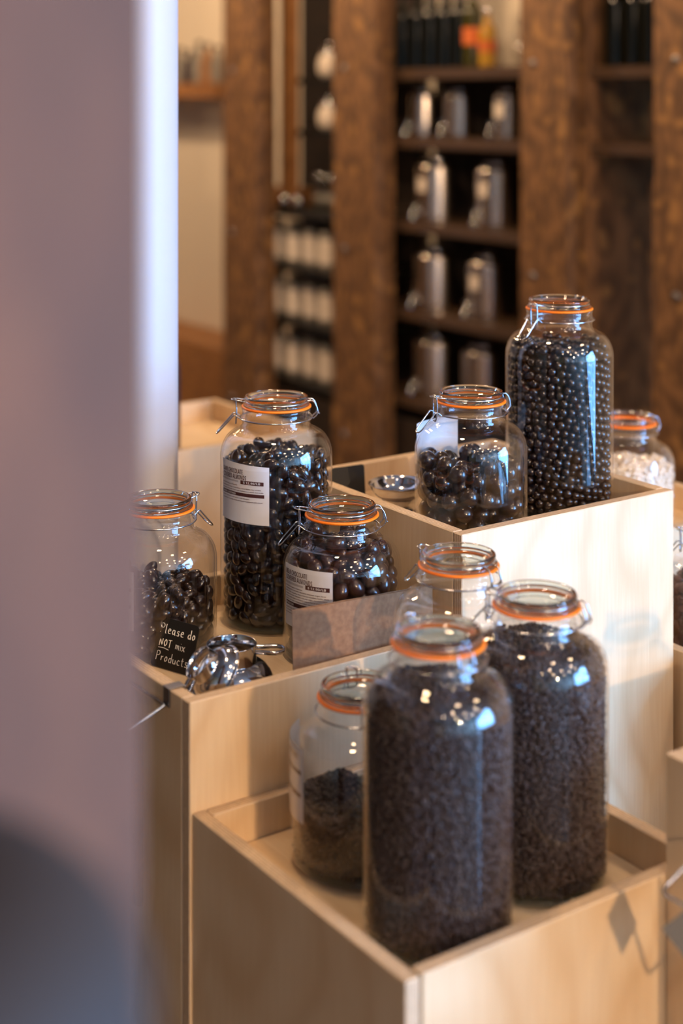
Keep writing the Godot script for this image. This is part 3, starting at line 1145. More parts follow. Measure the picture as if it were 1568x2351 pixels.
func jars_and_contents() -> void:
	var f_fl := 0.7386 - 0.0444
	var m_fl := 0.8712 - 0.0444
	var t_fl := 1.0032 - 0.0444
	var dark := jar("full_almond_jar", "tall clip-top jar of dark chocolate almonds with white price label", Vector3(1.2055, m_fl, -1.9052), true, 0.0)
	var milk := jar("almond_jar", "short clip-top jar of milk chocolate almonds behind the paper bag", Vector3(1.2055, m_fl, -1.7350), false, 0.0)
	var left := jar("almond_jar", "half-empty clip-top jar of dark almonds behind the black card", Vector3(1.0106, m_fl, -1.9088), false, 0.0)
	var malt := jar("ball_jar", "short clip-top jar half full of large chocolate balls", Vector3(1.4345, t_fl, -1.7312), false, 0.0)
	var ball := jar("full_ball_jar", "tall clip-top jar full of small round chocolate balls", Vector3(1.6128, t_fl, -1.7339), true, 0.0)
	var bare := jar("empty_jar", "tall empty clip-top jar at the back of the low tray", Vector3(1.2166, f_fl, -1.4925), true, 0.0)
	var chip_a := jar("full_chip_jar", "tall clip-top jar full of chocolate chips at the low tray's front corner", Vector3(1.0261, f_fl, -1.2938), true, 0.0)
	var chip_b := jar("full_chip_jar", "tall clip-top jar full of chocolate chips before the empty jar", Vector3(1.1949, f_fl, -1.3229), true, 0.0)
	var chip_c := jar("chip_jar", "short clip-top jar half full of chocolate chips with side label", Vector3(1.0496, f_fl, -1.4723), false, 0.0)
	var white := jar("flake_jar", "clip-top jar of white flakes behind the tallest tray", Vector3(1.960, m_fl, -1.9306), false, 0.0, "clip-top glass jars", false)
	var chunk := jar("chunk_jar", "clip-top jar of reddish brown chunks beside the tallest tray", Vector3(1.858, 0.757 - 0.0444, -1.632), false, 0.0, "clip-top glass jars", false)
	var spare := jar("empty_jar", "short empty clip-top jar on the tray with the wire bag holder", Vector3(1.50, 0.8725 - 0.0444, -0.93), false, 0.0, "clip-top glass jars", false)
	# angle of the clasp: seen from the camera, + is to the left of the middle
	for a in [[dark, 88], [milk, 82], [left, -120], [malt, 62], [ball, 40], [bare, 130], [chip_a, 150], [chip_b, 105], [chip_c, 170], [white, 60], [chunk, 80], [spare, 90]]:
		var az: float = towards_camera(a[0].position) + deg_to_rad(a[1])
		for c in a[0].get_children():
			if c.name in ["hinge_wire", "hook_wire", "lever_wire"]:
				c.rotation.y = -az
	# price labels
	var az := towards_camera(dark.position) + deg_to_rad(68)
	paper_label(dark, az, 0.089, 0.158, 0.241, [
		["DARK CHOCOLATE", 0.004, 0.006, 0.0066, 0.044, "label_print"], ["COVERED ALMONDS", 0.004, 0.0140, 0.0066, 0.050, "label_print"],
		["#", 0.044, 0.0212, 0.0055, 0.037, "label_print"], ["$ 12.90/LB", 0.049, 0.0222, 0.0034, 0.027, "label_paper"], ["#", 0.0, 0.0222, 0.0026, 0.040, "label_grey"],
		["PRODUCER: Kopper's Chocolate", 0.004, 0.0282, 0.0021, 0.034, "small_print"], ["INGREDIENTS: Sugar, Cocoa Mass, Cocoa Butter, Soy Lecithin", 0.004, 0.0320, 0.0021, 0.073, "small_print"],
		["(emulsifier), Almonds, Cane Sugar, Confectioner's Glaze, Gum Arabic", 0.004, 0.0356, 0.0021, 0.077, "small_print"],
		["#", 0.003, 0.0392, 0.0050, 0.079, "label_print"], ["ORIGIN: CALIFORNIA", 0.005, 0.0403, 0.0028, 0.030, "label_paper"],
		["DESCRIPTION: Store covered in a cool, dry place.", 0.004, 0.0462, 0.0021, 0.056, "small_print"], ["ALLERGENS: Tree nuts. Made on shared equipment with wheat.", 0.004, 0.0500, 0.0021, 0.076, "small_print"],
	], 0.022, 0.004)
	az = towards_camera(milk.position) + deg_to_rad(66)
	paper_label(milk, az, 0.084, 0.052, 0.135, [
		["MILK CHOCOLATE", 0.003, 0.0065, 0.0066, 0.044, "label_print"], ["COVERED ALMONDS", 0.003, 0.0145, 0.0066, 0.052, "label_print"],
		["#", 0.044, 0.0212, 0.0058, 0.036, "label_print"], ["$ 12.90/LB", 0.048, 0.0224, 0.0034, 0.027, "label_paper"], ["#", 0.0, 0.0232, 0.0030, 0.040, "label_grey"],
		["PRODUCER: Kopper's Chocolate", 0.003, 0.0285, 0.0021, 0.036, "small_print"], ["INGREDIENTS: Pure Milk Chocolate (Contains: Sugar, Cocoa", 0.003, 0.0320, 0.0021, 0.072, "small_print"],
		["Butter, Milk, Cocoa Mass, Soy Lecithin (an emulsifier), Vanilla), Whole", 0.003, 0.0355, 0.0021, 0.076, "small_print"], ["Roasted Almonds, Chocolate (contains: Sugar, Chocolate Liquor", 0.003, 0.0390, 0.0021, 0.074, "small_print"],
		["processed with alkali, Cocoa Butter, Soy Lecithin (an emulsifier),", 0.003, 0.0425, 0.0021, 0.070, "small_print"], ["Vanilla), Cane Sugar, Confectioner's Glaze, Gum Arabic.", 0.003, 0.0460, 0.0021, 0.058, "small_print"],
		["#", 0.003, 0.0495, 0.0055, 0.078, "label_print"], ["ORIGIN: USA", 0.004, 0.0507, 0.0030, 0.018, "label_paper"],
		["DESCRIPTION: Milk chocolate covered roasted deluxe almonds", 0.003, 0.0572, 0.0021, 0.075, "small_print"], ["ALLERGENS: Contains Almonds, Milk, Soy. Also", 0.003, 0.0608, 0.0021, 0.058, "small_print"], ["may contain traces of other nuts and may be processed", 0.003, 0.0644, 0.0021, 0.062, "small_print"],
	], 0.020)
	az = towards_camera(left.position) + deg_to_rad(82)
	paper_label(left, az, 0.086, 0.045, 0.125, [["#", 0.004, 0.022, 0.005, 0.078, "label_print"], ["#", 0.004, 0.045, 0.005, 0.078, "label_print"]])
	az = towards_camera(chip_c.position) + deg_to_rad(118)
	paper_label(chip_c, az, 0.096, 0.062, 0.148, [["CHOCOLATE CHIPS", 0.035, 0.008, 0.0066, 0.05, "label_print"], ["#", 0.004, 0.026, 0.005, 0.088, "label_print"], ["#", 0.004, 0.052, 0.005, 0.088, "label_print"]], 0.010)
	az = towards_camera(malt.position) + deg_to_rad(166)
	paper_label(malt, az, 0.088, 0.068, 0.150, [])
	# what is in the jars
	var almond := Vector3(0.0125, 0.0088, 0.0074)
	var am := piece_mesh(almond, 0.16)
	fill(dark.position, TALL, 0.0088, almond, am, mat.dark_chocolate, 0.252, flat_top(0.243, 0.006), 200, 21, "dark_chocolate_almond", "glossy dark chocolate almond in the tall jar with price label", "almond", "dark almonds in the tall jar", "dark chocolate almonds filling the tall jar with price label")
	fill(left.position, 0.0, 0.0088, almond, am, mat.dark_chocolate, 0.115, func(x: float, z: float) -> float: return 0.088 + 0.012 * sin(x * 60.0 - 0.6) * cos(z * 45.0) - 0.10 * (x * 0.82 + z * 0.57), 110, 22, "dark_chocolate_almond", "glossy dark chocolate almond in the half-empty jar behind the card", "almond", "dark almonds in the half-empty jar", "dark chocolate almonds filling the half-empty jar")
	var big := Vector3(0.0142, 0.0106, 0.0092)
	fill(milk.position, 0.0, 0.0106, big, piece_mesh(big, 0.16), mat.milk_chocolate, 0.168, flat_top(0.160, 0.008), 220, 23, "milk_chocolate_almond", "shiny milk chocolate almond in the short jar behind the paper bag", "almond", "milk chocolate almonds", "milk chocolate almonds filling the short jar")
	var ballm := piece_mesh(Vector3.ONE * 0.0131, 0.0, 20, 14)
	fill(malt.position, 0.0, 0.0133, Vector3.ONE * 0.0131, ballm, mat.ball_chocolate, 0.125, func(x: float, z: float) -> float: return 0.108 + 0.012 * sin(x * 70.0) * cos(z * 60.0 + 0.7), 160, 24, "large_chocolate_ball", "large round chocolate ball in the half-full jar", "chocolate ball", "large chocolate balls", "large chocolate balls at the bottom of the jar")
	var small := piece_mesh(Vector3.ONE * 0.0065, 0.0, 14, 9)
	fill(ball.position, TALL, 0.0066, Vector3.ONE * 0.0065, small, mat.ball_chocolate, 0.268, flat_top(0.262, 0.004), 300, 25, "small_chocolate_ball", "small round chocolate ball in the tall full jar", "chocolate ball", "small chocolate balls", "small chocolate balls filling the tall jar")
	var chip := chip_mesh()
	loose("chocolate_chips", "dark chocolate chips filling the jar at the low tray's front corner", "chocolate chips", chip_a.position, TALL, flat_top(0.262), 0.0057, chip, mat.chip_chocolate, 41)
	loose("chocolate_chips", "dark chocolate chips filling the jar before the empty jar", "chocolate chips", chip_b.position, TALL, flat_top(0.266), 0.0057, chip, mat.chip_chocolate, 42)
	loose("chocolate_chips", "heap of dark chocolate chips in the short half-full jar", "chocolate chips", chip_c.position, 0.0, func(x: float, z: float) -> float: return 0.106 - 0.62 * Vector2(x + 0.022, z + 0.012).length(), 0.0057, chip, mat.chip_chocolate, 43)
	loose("white_flakes", "white flakes filling the jar behind the tallest tray", "flakes", white.position, 0.0, flat_top(0.118), 0.009, chip, mat.flake_white, 44)
	loose("brown_chunks", "reddish brown chunks filling the jar beside the tallest tray", "chunks", chunk.position, 0.0, flat_top(0.118, 0.012), 0.016, chip, mat.nib_brown, 45)


# ---------------------------------------------------------------- funnels, bag, cards, wire holders
func funnel_profile() -> Array:   # wide mouth down, collar up
	var p := [Vector2(0.0595, 0.0), Vector2(0.0605, 0.001), Vector2(0.0595, 0.0022)]
	p += arc(Vector2(0.030, -0.012), Vector2(0.029, 0.042), 20, 78, 8)
	p += [Vector2(0.0335, 0.0300), Vector2(0.0335, 0.0300), Vector2(0.0330, 0.0310), Vector2(0.0325, 0.052), Vector2(0.0332, 0.0528), Vector2(0.0326, 0.0536), Vector2(0.0318, 0.0528), Vector2(0.0322, 0.031)]
	p += [Vector2(0.0325, 0.0288)]
	var q := arc(Vector2(0.030, -0.012), Vector2(0.0282, 0.0412), 78, 20, 8)
	p += q
	p += [Vector2(0.0588, 0.0014), Vector2(0.0595, 0.0)]
	return p


func funnel(label: String, at: Vector3, turn: Basis, handle: float, with_handle := true, size := 1.0) -> void:
	var o := thing("jar_funnel", label, "funnel", at, "stainless steel jar funnels")
	o.basis = turn
	var b := MB.new()
	b.lathe(funnel_profile().map(func(q): return q * size), 56)
	obj("bowl", b, mat.steel, o)
	if with_handle:
		b = MB.new()
		var c := cos(handle)
		var s := sin(handle)
		var pts := []
		for q in [[0.0322, -0.010], [0.042, -0.0105], [0.052, -0.0125], [0.060, -0.0125], [0.066, -0.0095], [0.0695, -0.004], [0.0695, 0.004], [0.066, 0.0095], [0.060, 0.0125], [0.052, 0.0125], [0.042, 0.0105], [0.0322, 0.010]]:
			pts.append(Vector3(q[0] * c - q[1] * s, 0.046, q[0] * s + q[1] * c) * size)
		b.tube(pts, 0.0030, 8, false, 0.25)
		obj("handle", b, mat.steel, o)


const GLYPH := {
	"P": [[[0, 0], [0.04, 1], [0.35, 1.02], [0.5, 0.8], [0.38, 0.55], [0.05, 0.5]]],
	"l": [[[0.05, 1], [0.02, 0.0], [0.15, 0.0]]],
	"e": [[[0.04, 0.3], [0.4, 0.36], [0.36, 0.55], [0.16, 0.56], [0.03, 0.3], [0.12, 0.04], [0.42, 0.06]]],
	"a": [[[0.4, 0.5], [0.15, 0.55], [0.02, 0.25], [0.15, 0.02], [0.38, 0.2], [0.4, 0.52], [0.4, 0.1], [0.5, 0.0]]],
	"s": [[[0.36, 0.5], [0.12, 0.55], [0.08, 0.36], [0.34, 0.22], [0.3, 0.02], [0.02, 0.05]]],
	"d": [[[0.4, 0.45], [0.14, 0.5], [0.02, 0.22], [0.16, 0.0], [0.38, 0.15]], [[0.42, 1], [0.4, 0.0]]],
	"o": [[[0.2, 0.54], [0.02, 0.28], [0.16, 0.0], [0.4, 0.2], [0.36, 0.5], [0.2, 0.54]]],
	"N": [[[0, 0], [0.04, 0.8], [0.42, 0.05], [0.46, 0.82]]],
	"O": [[[0.24, 0.8], [0.02, 0.42], [0.2, 0.02], [0.46, 0.36], [0.4, 0.72], [0.24, 0.8]]],
	"T": [[[0.0, 0.8], [0.5, 0.84]], [[0.25, 0.82], [0.22, 0.0]]],
	"m": [[[0.02, 0.55], [0.02, 0.0], [0.06, 0.45], [0.24, 0.5], [0.26, 0.02], [0.3, 0.45], [0.48, 0.5], [0.5, 0.0]]],
	"i": [[[0.06, 0.5], [0.06, 0.0]], [[0.07, 0.74], [0.08, 0.77]]],
	"x": [[[0.02, 0.5], [0.38, 0.0]], [[0.38, 0.52], [0.0, 0.0]]],
	"r": [[[0.04, 0.52], [0.04, 0.0], [0.08, 0.4], [0.32, 0.52]]],
	"u": [[[0.02, 0.5], [0.04, 0.1], [0.2, 0.0], [0.38, 0.14], [0.4, 0.5], [0.42, 0.0]]],
	"c": [[[0.38, 0.46], [0.18, 0.54], [0.02, 0.26], [0.16, 0.0], [0.4, 0.06]]],
	"t": [[[0.16, 0.85], [0.14, 0.1], [0.3, 0.0]], [[0.0, 0.56], [0.34, 0.58]]],
}


func chalk(b: MB, text: String, x: float, y: float, size: float, z: float) -> void:
	for ch in text:
		if ch == " ":
			x += size * 0.45
			continue
		var wide := 0.0
		for stroke in GLYPH[ch]:
			var pts := []
			for k in stroke.size():
				wide = maxf(wide, stroke[k][0])
				pts.append(Vector3(x + stroke[k][0] * size, y + stroke[k][1] * size, z))
			var fine := [pts[0]]
			for k in range(1, pts.size()):
				if k < pts.size() - 1:
					var p: Vector3 = pts[k]
					fine.append(p.lerp(pts[k - 1], 0.3))
					fine.append(p.lerp(pts[k - 1], 0.06).lerp(pts[k + 1], 0.06))
					fine.append(p.lerp(pts[k + 1], 0.3))
				else:
					fine.append(pts[k])
			b.tube(fine, 0.00052, 6)
		x += (wide + 0.22) * size


func card(label: String, foot: Vector3, side: Vector3, up: Vector3, w: float, h: float, text: bool) -> void:
	# foot = lower left corner, side and up span the face
	var o := thing("notice_card", label, "card", foot)
	var n := side.cross(up).normalized()
	o.basis = Basis(side.normalized(), up.normalized(), n)
	var b := MB.new()
	var r := 0.005
	var pts := []
	for c in [[w - r, h - r, 0], [r, h - r, 90], [r, r, 180], [w - r, r, 270]]:
		for k in 5:
			var a := deg_to_rad(c[2] + 22.5 * k)
			pts.append(Vector2(c[0] + r * cos(a), c[1] + r * sin(a)))
	for s in [1, -1]:
		var c := b.vert(Vector3(w / 2, h / 2, 0.0006 * s), Vector3(0, 0, s))
		var f := b.v.size()
		for p in pts:
			b.vert(Vector3(p.x, p.y, 0.0006 * s), Vector3(0, 0, s))
		for k in pts.size():
			var a := f + k
			var d := f + (k + 1) % pts.size()
			if s == 1:
				b.tri(c, d, a)
			else:
				b.tri(c, a, d)
	for k in pts.size():
		var p: Vector2 = pts[k]
		var q: Vector2 = pts[(k + 1) % pts.size()]
		var m := (p + q) / 2.0 - Vector2(w, h) / 2.0
		b.quad([Vector3(p.x, p.y, 0.0006), Vector3(q.x, q.y, 0.0006), Vector3(q.x, q.y, -0.0006), Vector3(p.x, p.y, -0.0006)], Vector3(m.x, m.y, 0).normalized())
	obj("board", b, mat.blackboard, o)
	if text:
		b = MB.new()
		chalk(b, "Please do", 0.007, 0.0445, 0.0118, 0.0009)
		chalk(b, "NOT mix", 0.009, 0.0275, 0.0115, 0.0009)
		chalk(b, "Products", 0.008, 0.0090, 0.0118, 0.0009)
		b.tube([Vector3(0.0085, 0.0250, 0.0009), Vector3(0.018, 0.0256, 0.0009), Vector3(0.027, 0.0244, 0.0009)], 0.00052, 6)
		obj("chalk_lettering", b, mat.chalk, o)


func bag_holder(label: String, face_x: float, z0: float, z1: float, rim: float, y: float, clips: Array) -> void:
	# hooks over the rim of a tray's side board and carries a wire frame sloping out from it
	var o := thing("bag_holder", label, "wire holder", Vector3(face_x, 0, z0), "wire bag holders")
	var b := MB.new()
	var out := -0.080
	b.tube(bend([Vector3(-0.0045, y, z1 - z0), Vector3(-0.0045, y, 0), Vector3(-0.006, y - 0.001, 0), Vector3(out, y - 0.031, 0), Vector3(out, y - 0.031, z1 - z0), Vector3(-0.006, y, z1 - z0)], 5), 0.0022, 8)
	obj("wire_frame", b, mat.wire_steel, o)
	for c in clips:
		b = MB.new()
		b.box(Vector3(0.0085, rim + 0.0016, c - z0), Vector3(0.0235, 0.0014, 0.016), 0.0004)
		b.box(Vector3(-0.0014, (rim + y) / 2.0, c - z0), Vector3(0.0016, rim - y + 0.004, 0.016), 0.0004)
		b.box(Vector3(0.0196, rim - 0.010, c - z0), Vector3(0.0014, 0.022, 0.016), 0.0004)
		obj("clip", b, mat.clip_steel, o)


func clear_bag(label: String, x: float, z0: float, z1: float, top: float, low: float) -> void:
	var o := thing("clear_bag", label, "bag", Vector3(x, low, z0), "clear plastic bags on the wire holders")
	var b := MB.new()
	var w := absf(z1 - z0)
	var h := top - low
	var r := 0.02
	var pts := []
	for c in [[w, h, 0, 0.0], [0, h, 90, 0.0], [r, r, 180, r], [w - r, r, 270, r]]:
		for k in 5:
			var a := deg_to_rad(c[2] + 22.5 * k)
			pts.append(Vector2(c[0] + c[3] * cos(a), c[1] + c[3] * sin(a)))
	for s in [-1, 1]:
		var c := b.vert(Vector3(s * 0.002, h / 2, -w / 2), Vector3(s, 0, 0))
		var f := b.v.size()
		for p in pts:
			b.vert(Vector3(s * 0.0002, p.y, -p.x), Vector3(s, 0, 0))
		for k in pts.size():
			b.tri(c, f + k, f + (k + 1) % pts.size())
	obj("film", b, mat.clear_film, o)
	b = MB.new()
	var edge := []
	for k in range(9, pts.size()):
		edge.append(Vector3(0, pts[k].y, -pts[k].x))
	edge.push_front(Vector3(0, h, 0))
	edge.append(Vector3(0, h, -w))
	b.tube(edge, 0.0004, 5)
	obj("sealed_edge", b, mat.clear_film, o)


func tools_and_cards() -> void:
	var m_fl := 0.8712 - 0.045
	var t_fl := 1.0032 - 0.045
	# funnels in the corner of the middle tray
	funnel("stainless jar funnel lying mouth down in the middle tray's corner", Vector3(1.020, m_fl + 0.0006, -1.722), Basis(Vector3.UP, 0.0), deg_to_rad(38))
	var axis := (Vector3(-0.8214, 0, -0.5704) * 0.72 + Vector3.UP * 0.60 - Vector3(0.5704, 0, -0.8214) * 0.34).normalized()
	funnel("smaller stainless jar funnel tilted on its side beside the chalk card", Vector3(0.9600, m_fl + 0.0465, -1.668) - axis * 0.010, Basis(Quaternion(Vector3.UP, axis)) * Basis(Vector3.UP, 0.4), deg_to_rad(200), true, 0.66)
	# funnel on the tallest tray, standing on its collar
	funnel("stainless jar funnel standing on its collar in the tallest tray", Vector3(1.413, t_fl + 0.0425, -1.880), Basis(Vector3(1, 0, 0), PI), deg_to_rad(125), true, 0.78)
	# notices
	card("black card with chalk words Please do NOT mix Products", Vector3(0.9632, m_fl + 0.001, -1.8416), Vector3(0.33, 0, 0.944), Vector3(0.30, 1, -0.105).normalized(), 0.072, 0.064, true)
	card("blank black card leaning in the tallest tray behind the almond jar", Vector3(1.352, t_fl + 0.001, -1.972), Vector3(1, 0, 0.10), Vector3(0.12, 1, -0.25).normalized(), 0.060, 0.052, false)
	# kraft bag
	var o := thing("paper_bag", "brown kraft paper bag lying against the middle tray's front", "paper bag", Vector3(1.058, m_fl + 0.0006, -1.632))
	var b := MB.new()
	var nx := 16
	var ny := 8
	var f := FastNoiseLite.new()
	f.seed = 3
	f.frequency = 9.0
	for side in [1, -1]:
		var first := b.v.size()
		var pos := []
		for j in ny + 1:
			for k in nx + 1:
				var u := float(k) / nx
				var v := float(j) / ny
				var x := u * 0.228
				var y := v * (0.1135 - 0.010 * u)
				var edge := minf(minf(u, 1.0 - u) * 8.0, 1.0)
				var zz: float = (0.0045 + 0.0025 * f.get_noise_2d(x * 1.6, y * 1.6 + side * 9.0)) * edge * (1.0 - 0.55 * v) + 0.0004
				pos.append(Vector3(x, y, side * zz - v * 0.004 + 0.001))
		for j in ny + 1:
			for k in nx + 1:
				var q: Vector3 = pos[j * (nx + 1) + k]
				var dx: Vector3 = pos[j * (nx + 1) + mini(k + 1, nx)] - pos[j * (nx + 1) + maxi(k - 1, 0)]
				var dy: Vector3 = pos[mini(j + 1, ny) * (nx + 1) + k] - pos[maxi(j - 1, 0) * (nx + 1) + k]
				b.vert(q, dx.cross(dy).normalized() * side, Vector2(q.x / 0.15, q.y / 0.15))
		for j in ny:
			for k in nx:
				var a := first + j * (nx + 1) + k
				if side == 1:
					b.tri(a, a + nx + 1, a + 1)
					b.tri(a + 1, a + nx + 1, a + nx + 2)
				else:
					b.tri(a, a + 1, a + nx + 1)
					b.tri(a + 1, a + nx + 2, a + nx + 1)
	obj("sheet", b, mat.kraft, o)
	b = MB.new()
	b.box(Vector3(0.092, 0.0535, 0.0036), Vector3(0.0012, 0.100, 0.0022), 0.0003)
	var fold := obj("fold_ridge", b, mat.kraft, o)
	fold.rotation.x = -0.06
	# wire holders for bags
	bag_holder("wire bag holder clipped on the middle tray's side board", 0.8896, -1.655, -1.93, 0.8712, 0.852, [-1.655, -1.93])
	clear_bag("clear plastic bag hanging from the middle tray's wire holder", 0.862, -1.665, -1.88, 0.836, 0.60)
	clear_bag("clear plastic bag hanging behind another on the middle tray's holder", 0.845, -1.672, -1.88, 0.826, 0.605)
	bag_holder("wire bag holder clipped on the tray that abuts the low tray", 1.2528, -1.108, -0.80, 0.8725, 0.803, [-1.09, -0.82])
	clear_bag("clear plastic bag on the holder near the low tray", 1.224, -0.86, -1.05, 0.79, 0.55)
	var t := thing("price_tag", "small pale grey tag hung corner up on the wire holder", "tag", Vector3(1.170, 0.750, -1.055))
	b = MB.new()
	b.box(Vector3.ZERO, Vector3(0.0008, 0.052, 0.052), 0.0002)
	var s := obj("tag_card", b, mat.pale_grey, t)
	s.basis = Basis(Vector3(0, 1, 0), 0.5) * Basis(Vector3(1, 0, 0), PI / 4)


# ---------------------------------------------------------------- goods on the far shelves
func canister(label: String, at: Vector3, r: float, h: float, price: bool) -> void:
	var o := thing("oil_canister", label, "canister", at, "stainless steel oil canisters")
	var b := MB.new()
	b.lathe([Vector2(0, 0.0), Vector2(r * 0.96, 0.0), Vector2(r, 0.006), Vector2(r, 0.006), Vector2(r, h * 0.80), Vector2(r * 0.99, h * 0.83), Vector2(r * 0.80, h * 0.88), Vector2(r * 0.62, h * 0.90), Vector2(r * 0.60, h * 0.90)], 40)
	obj("body", b, mat.canister_steel, o)
	b = MB.new()
	b.lathe([Vector2(r * 0.66, h * 0.90), Vector2(r * 0.68, h * 0.91), Vector2(r * 0.66, h * 0.955), Vector2(r * 0.4, h * 0.97), Vector2(r * 0.15, h * 0.975), Vector2(r * 0.14, h * 0.985), Vector2(r * 0.18, h * 0.995), Vector2(0, h)], 32)
	obj("lid", b, mat.steel, o)
	b = MB.new()
	b.tube([Vector3(-r + 0.004, 0.028, 0), Vector3(-r - 0.03, 0.028, 0), Vector3(-r - 0.038, 0.024, 0), Vector3(-r - 0.040, -0.004 + 0.008, 0)], 0.0065, 10)
	b.lathe([Vector2(0, 0.030), Vector2(0.010, 0.030), Vector2(0.011, 0.046), Vector2(0.006, 0.052), Vector2(0, 0.053)], 16, Vector3(-r - 0.022, 0, 0))
	b.box(Vector3(-r - 0.022, 0.056, 0), Vector3(0.012, 0.007, 0.034), 0.002)
	obj("tap", b, mat.steel, o)
	if price:
		b = MB.new()
		b.box(Vector3(-r - 0.004, h * 0.55, 0.012), Vector3(0.001, 0.052, 0.046), 0.0003)
		var l := obj("paper_tag", b, mat.pot_white, o)
		l.set_meta("label", "pale paper tag")


func bottle(called: String, label: String, group: String, at: Vector3, r: float, h: float, m: Material, cap: Material, wrap: Material = null) -> void:
	var o := thing(called, label, "bottle", at, group)
	var b := MB.new()
	b.lathe([Vector2(0, 0), Vector2(r * 0.94, 0), Vector2(r, 0.006), Vector2(r, 0.006), Vector2(r, h * 0.62), Vector2(r * 0.93, h * 0.67), Vector2(r * 0.55, h * 0.75), Vector2(r * 0.38, h * 0.80), Vector2(r * 0.36, h * 0.93), Vector2(0, h * 0.93)], 28)
	obj("glass", b, m, o)
	b = MB.new()
	b.lathe([Vector2(r * 0.40, h * 0.90), Vector2(r * 0.42, h * 0.905), Vector2(r * 0.42, h * 0.99), Vector2(r * 0.38, h), Vector2(0, h)], 20)
	obj("cap", b, cap, o)
	if wrap:
		b = MB.new()
		b.lathe([Vector2(r + 0.0008, h * 0.26), Vector2(r + 0.0008, h * 0.46)], 28)
		obj("wrap_label", b, wrap, o)


func label_jar(label: String, group: String, at: Vector3, r: float, h: float) -> void:
	var o := thing("labelled_jar", label, "jar", at, group)
	var b := MB.new()
	b.lathe([Vector2(0, 0), Vector2(r * 0.95, 0), Vector2(r, 0.005), Vector2(r, 0.005), Vector2(r, h * 0.74), Vector2(r * 0.9, h * 0.80), Vector2(r * 0.62, h * 0.84), Vector2(r * 0.62, h * 0.86)], 24)
	obj("glass", b, mat.pale_grey, o)
	b = MB.new()
	b.lathe([Vector2(r * 0.68, h * 0.84), Vector2(r * 0.70, h * 0.85), Vector2(r * 0.70, h * 0.98), Vector2(r * 0.64, h), Vector2(0, h)], 20)
	obj("lid", b, mat.cap_black, o)
	b = MB.new()
	b.lathe([Vector2(r + 0.0008, h * 0.10), Vector2(r + 0.0008, h * 0.66)], 24)
	obj("paper_label", b, mat.pot_white, o)


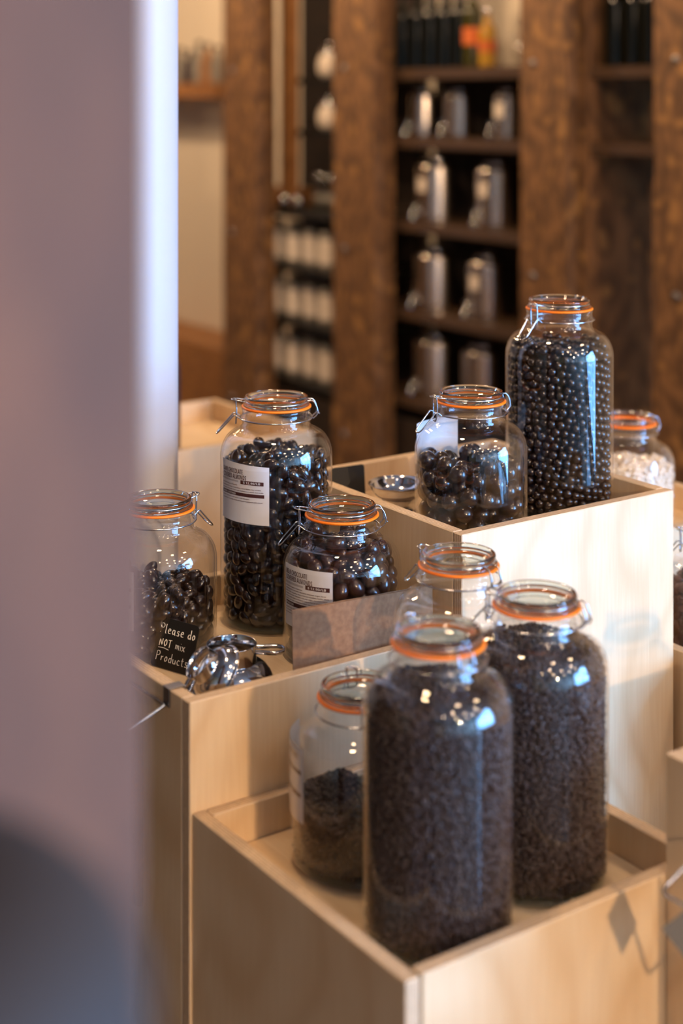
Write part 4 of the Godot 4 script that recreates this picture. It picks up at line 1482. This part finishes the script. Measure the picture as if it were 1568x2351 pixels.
func shelf_goods() -> void:
	var x := 3.456
	var c := [
		["small steel oil canister on the plank, beside the broad waney post", -4.445, 1.449, 0.052, 0.18, false], ["small steel oil canister standing between two other small ones", -4.234, 1.449, 0.052, 0.18, false], ["small steel oil canister on the plank, beside the narrow post", -3.967, 1.449, 0.052, 0.18, true],
		["large steel oil canister of the upper pair, next to the broad post", -4.365, 1.145, 0.076, 0.236, true], ["large steel oil canister of the upper pair, next to the narrow post", -4.024, 1.145, 0.076, 0.236, true],
		["large steel oil canister of the middle pair, next to the broad post", -4.373, 0.826, 0.078, 0.226, false], ["large steel oil canister of the middle pair, next to the narrow post", -4.073, 0.826, 0.074, 0.226, true],
		["large steel oil canister of the lowest pair, next to the broad post", -4.373, 0.512, 0.078, 0.226, false], ["large steel oil canister of the lowest pair, next to the narrow post", -4.097, 0.512, 0.078, 0.226, false],
	]
	for k in c:
		canister(k[0], Vector3(x, k[2], k[1]), k[3], k[4], k[5])
	# bottles above the canisters
	for k in 5:
		bottle("oil_bottle", "dark green oil bottle in the row above the steel canisters", "dark oil bottles above the canisters", Vector3(3.392, 1.695, -4.485 + k * 0.082), 0.034, 0.30, mat.bottle_green, mat.cap_black)
	for k in 4:
		bottle("oil_bottle", "dark green oil bottle in the second row above the steel canisters", "dark oil bottles of the second row", Vector3(3.50, 1.695, -4.52 + k * 0.082), 0.034, 0.30, mat.bottle_green, mat.cap_black)
	bottle("oil_bottle", "olive green oil bottle with a round orange label", "", Vector3(3.385, 1.695, -4.075), 0.034, 0.30, mat.olive_oil, mat.cap_black, mat.orange_label)
	bottle("oil_bottle", "golden oil bottle with an orange label", "", Vector3(3.385, 1.695, -3.995), 0.030, 0.20, mat.oil, mat.steel, mat.orange_label)
	for k in 2:
		var o := thing("drinking_glass", "clear glass tumbler standing by the golden oil bottle", "glass", Vector3(3.392, 1.695, -3.87 + k * 0.075), "clear tumblers on the bottle plank")
		var b := MB.new()
		b.lathe([Vector2(0, 0.004), Vector2(0.026, 0.004), Vector2(0.032, 0.11)], 28)
		obj("cup", b, mat.jar_glass, o)
	for k in 6:
		bottle("wine_bottle", "black glass bottle in the close row on the dark shelf", "black bottles on the dark shelf", Vector3(3.40, 1.688, -3.40 + k * 0.077), 0.036, 0.31, mat.bottle_green, mat.cap_black)
	# white-labelled jars on the black rack
	var rows := [["upper", 0.912, 0.180], ["middle", 0.692, 0.180], ["lowest", 0.455, 0.195]]
	for r in rows:
		for k in 6:
			label_jar("glass jar with white paper label and black lid, %s rack row" % r[0], "white-labelled jars of the %s rack row" % r[0], Vector3(3.40 + 0.012 * sin(k * 7.0), r[1], -5.50 + k * 0.127), 0.038, r[2] * (1.0 - 0.03 * (k % 3)))
	# above the rack
	var o := thing("wooden_tray", "shallow golden wooden tray on top of the black rack", "tray", Vector3(3.45, 1.135, -5.50))
	var b := MB.new()
	b.box(Vector3(0, 0.005, 0), Vector3(0.22, 0.01, 0.36), 0.002)
	obj("bottom", b, mat.oak, o)
	for s in [-1, 1]:
		b = MB.new()
		b.box(Vector3(s * 0.105, 0.038, 0), Vector3(0.012, 0.064, 0.36), 0.002)
		obj("long_side", b, mat.oak, o)
		b = MB.new()
		b.box(Vector3(0, 0.038, s * 0.174), Vector3(0.198, 0.064, 0.012), 0.002)
		obj("short_side", b, mat.oak, o)
	for k in 2:
		o = thing("steel_shaker", "small steel shaker beside the golden wooden tray", "shaker", Vector3(3.375, 1.135, -5.27 + k * 0.105), "steel shakers on the rack")
		b = MB.new()
		b.lathe([Vector2(0, 0), Vector2(0.022, 0), Vector2(0.023, 0.04), Vector2(0.020, 0.055), Vector2(0, 0.062)], 20)
		obj("cup", b, mat.steel, o)
	for k in 5:
		o = thing("small_glass_jar", "small clear glass jar standing behind the steel shakers", "jar", Vector3(3.55, 1.135, -5.26 + k * 0.088), "small clear jars on the rack")
		b = MB.new()
		b.lathe([Vector2(0, 0.002), Vector2(0.034, 0.002), Vector2(0.036, 0.008), Vector2(0.036, 0.10), Vector2(0.026, 0.115), Vector2(0.026, 0.12)], 24)
		obj("glass", b, mat.jar_glass, o)
		b = MB.new()
		b.lathe([Vector2(0.028, 0.118), Vector2(0.030, 0.12), Vector2(0.030, 0.135), Vector2(0, 0.138)], 20)
		obj("lid", b, mat.steel, o)
		b = MB.new()
		b.lathe([Vector2(0, 0.006), Vector2(0.032, 0.006), Vector2(0.033, 0.05), Vector2(0, 0.055)], 20)
		obj("contents", b, mat.pale_grey, o)
	for k in 2:
		o = thing("storage_pot", ["round pale lidded pot on the lower short shelf", "round pale lidded pot on the upper short shelf"][k], "pot", Vector3(3.47, [1.46, 1.67][k], -5.075), "pale pots between the posts")
		b = MB.new()
		b.lathe([Vector2(0, 0), Vector2(0.036, 0), Vector2(0.05, 0.02), Vector2(0.053, 0.05), Vector2(0.047, 0.08), Vector2(0.036, 0.092), Vector2(0.036, 0.096)], 28)
		obj("bowl", b, mat.pot_white, o)
		b = MB.new()
		b.lathe([Vector2(0.038, 0.096), Vector2(0.039, 0.10), Vector2(0.034, 0.115), Vector2(0.012, 0.122), Vector2(0.010, 0.128), Vector2(0.014, 0.136), Vector2(0, 0.140)], 28)
		obj("lid", b, mat.steel, o)
	# small bottles on the wall shelf
	var tones := [mat.dusk_purple, mat.dusk_purple, mat.pale_grey, mat.dusk_purple, mat.pale_grey, mat.oak, mat.pale_grey]
	var said := ["dark purple", "dark purple", "pale grey", "dark purple", "pale grey", "brown", "pale grey"]
	for k in 7:
		bottle("spice_bottle", said[k] + " small bottle on the cream wall's shelf", "small bottles on the wall shelf", Vector3(3.56, 1.655, -6.66 + k * 0.088), 0.036, 0.20 - 0.014 * (k % 4), tones[k], mat.cap_black)
	bottle("sauce_bottle", "dark bottle standing on the next aisle's plywood tray", "", Vector3(1.500, 0.8262, -2.840), 0.050, 0.32, mat.dusk_purple, mat.cap_black)
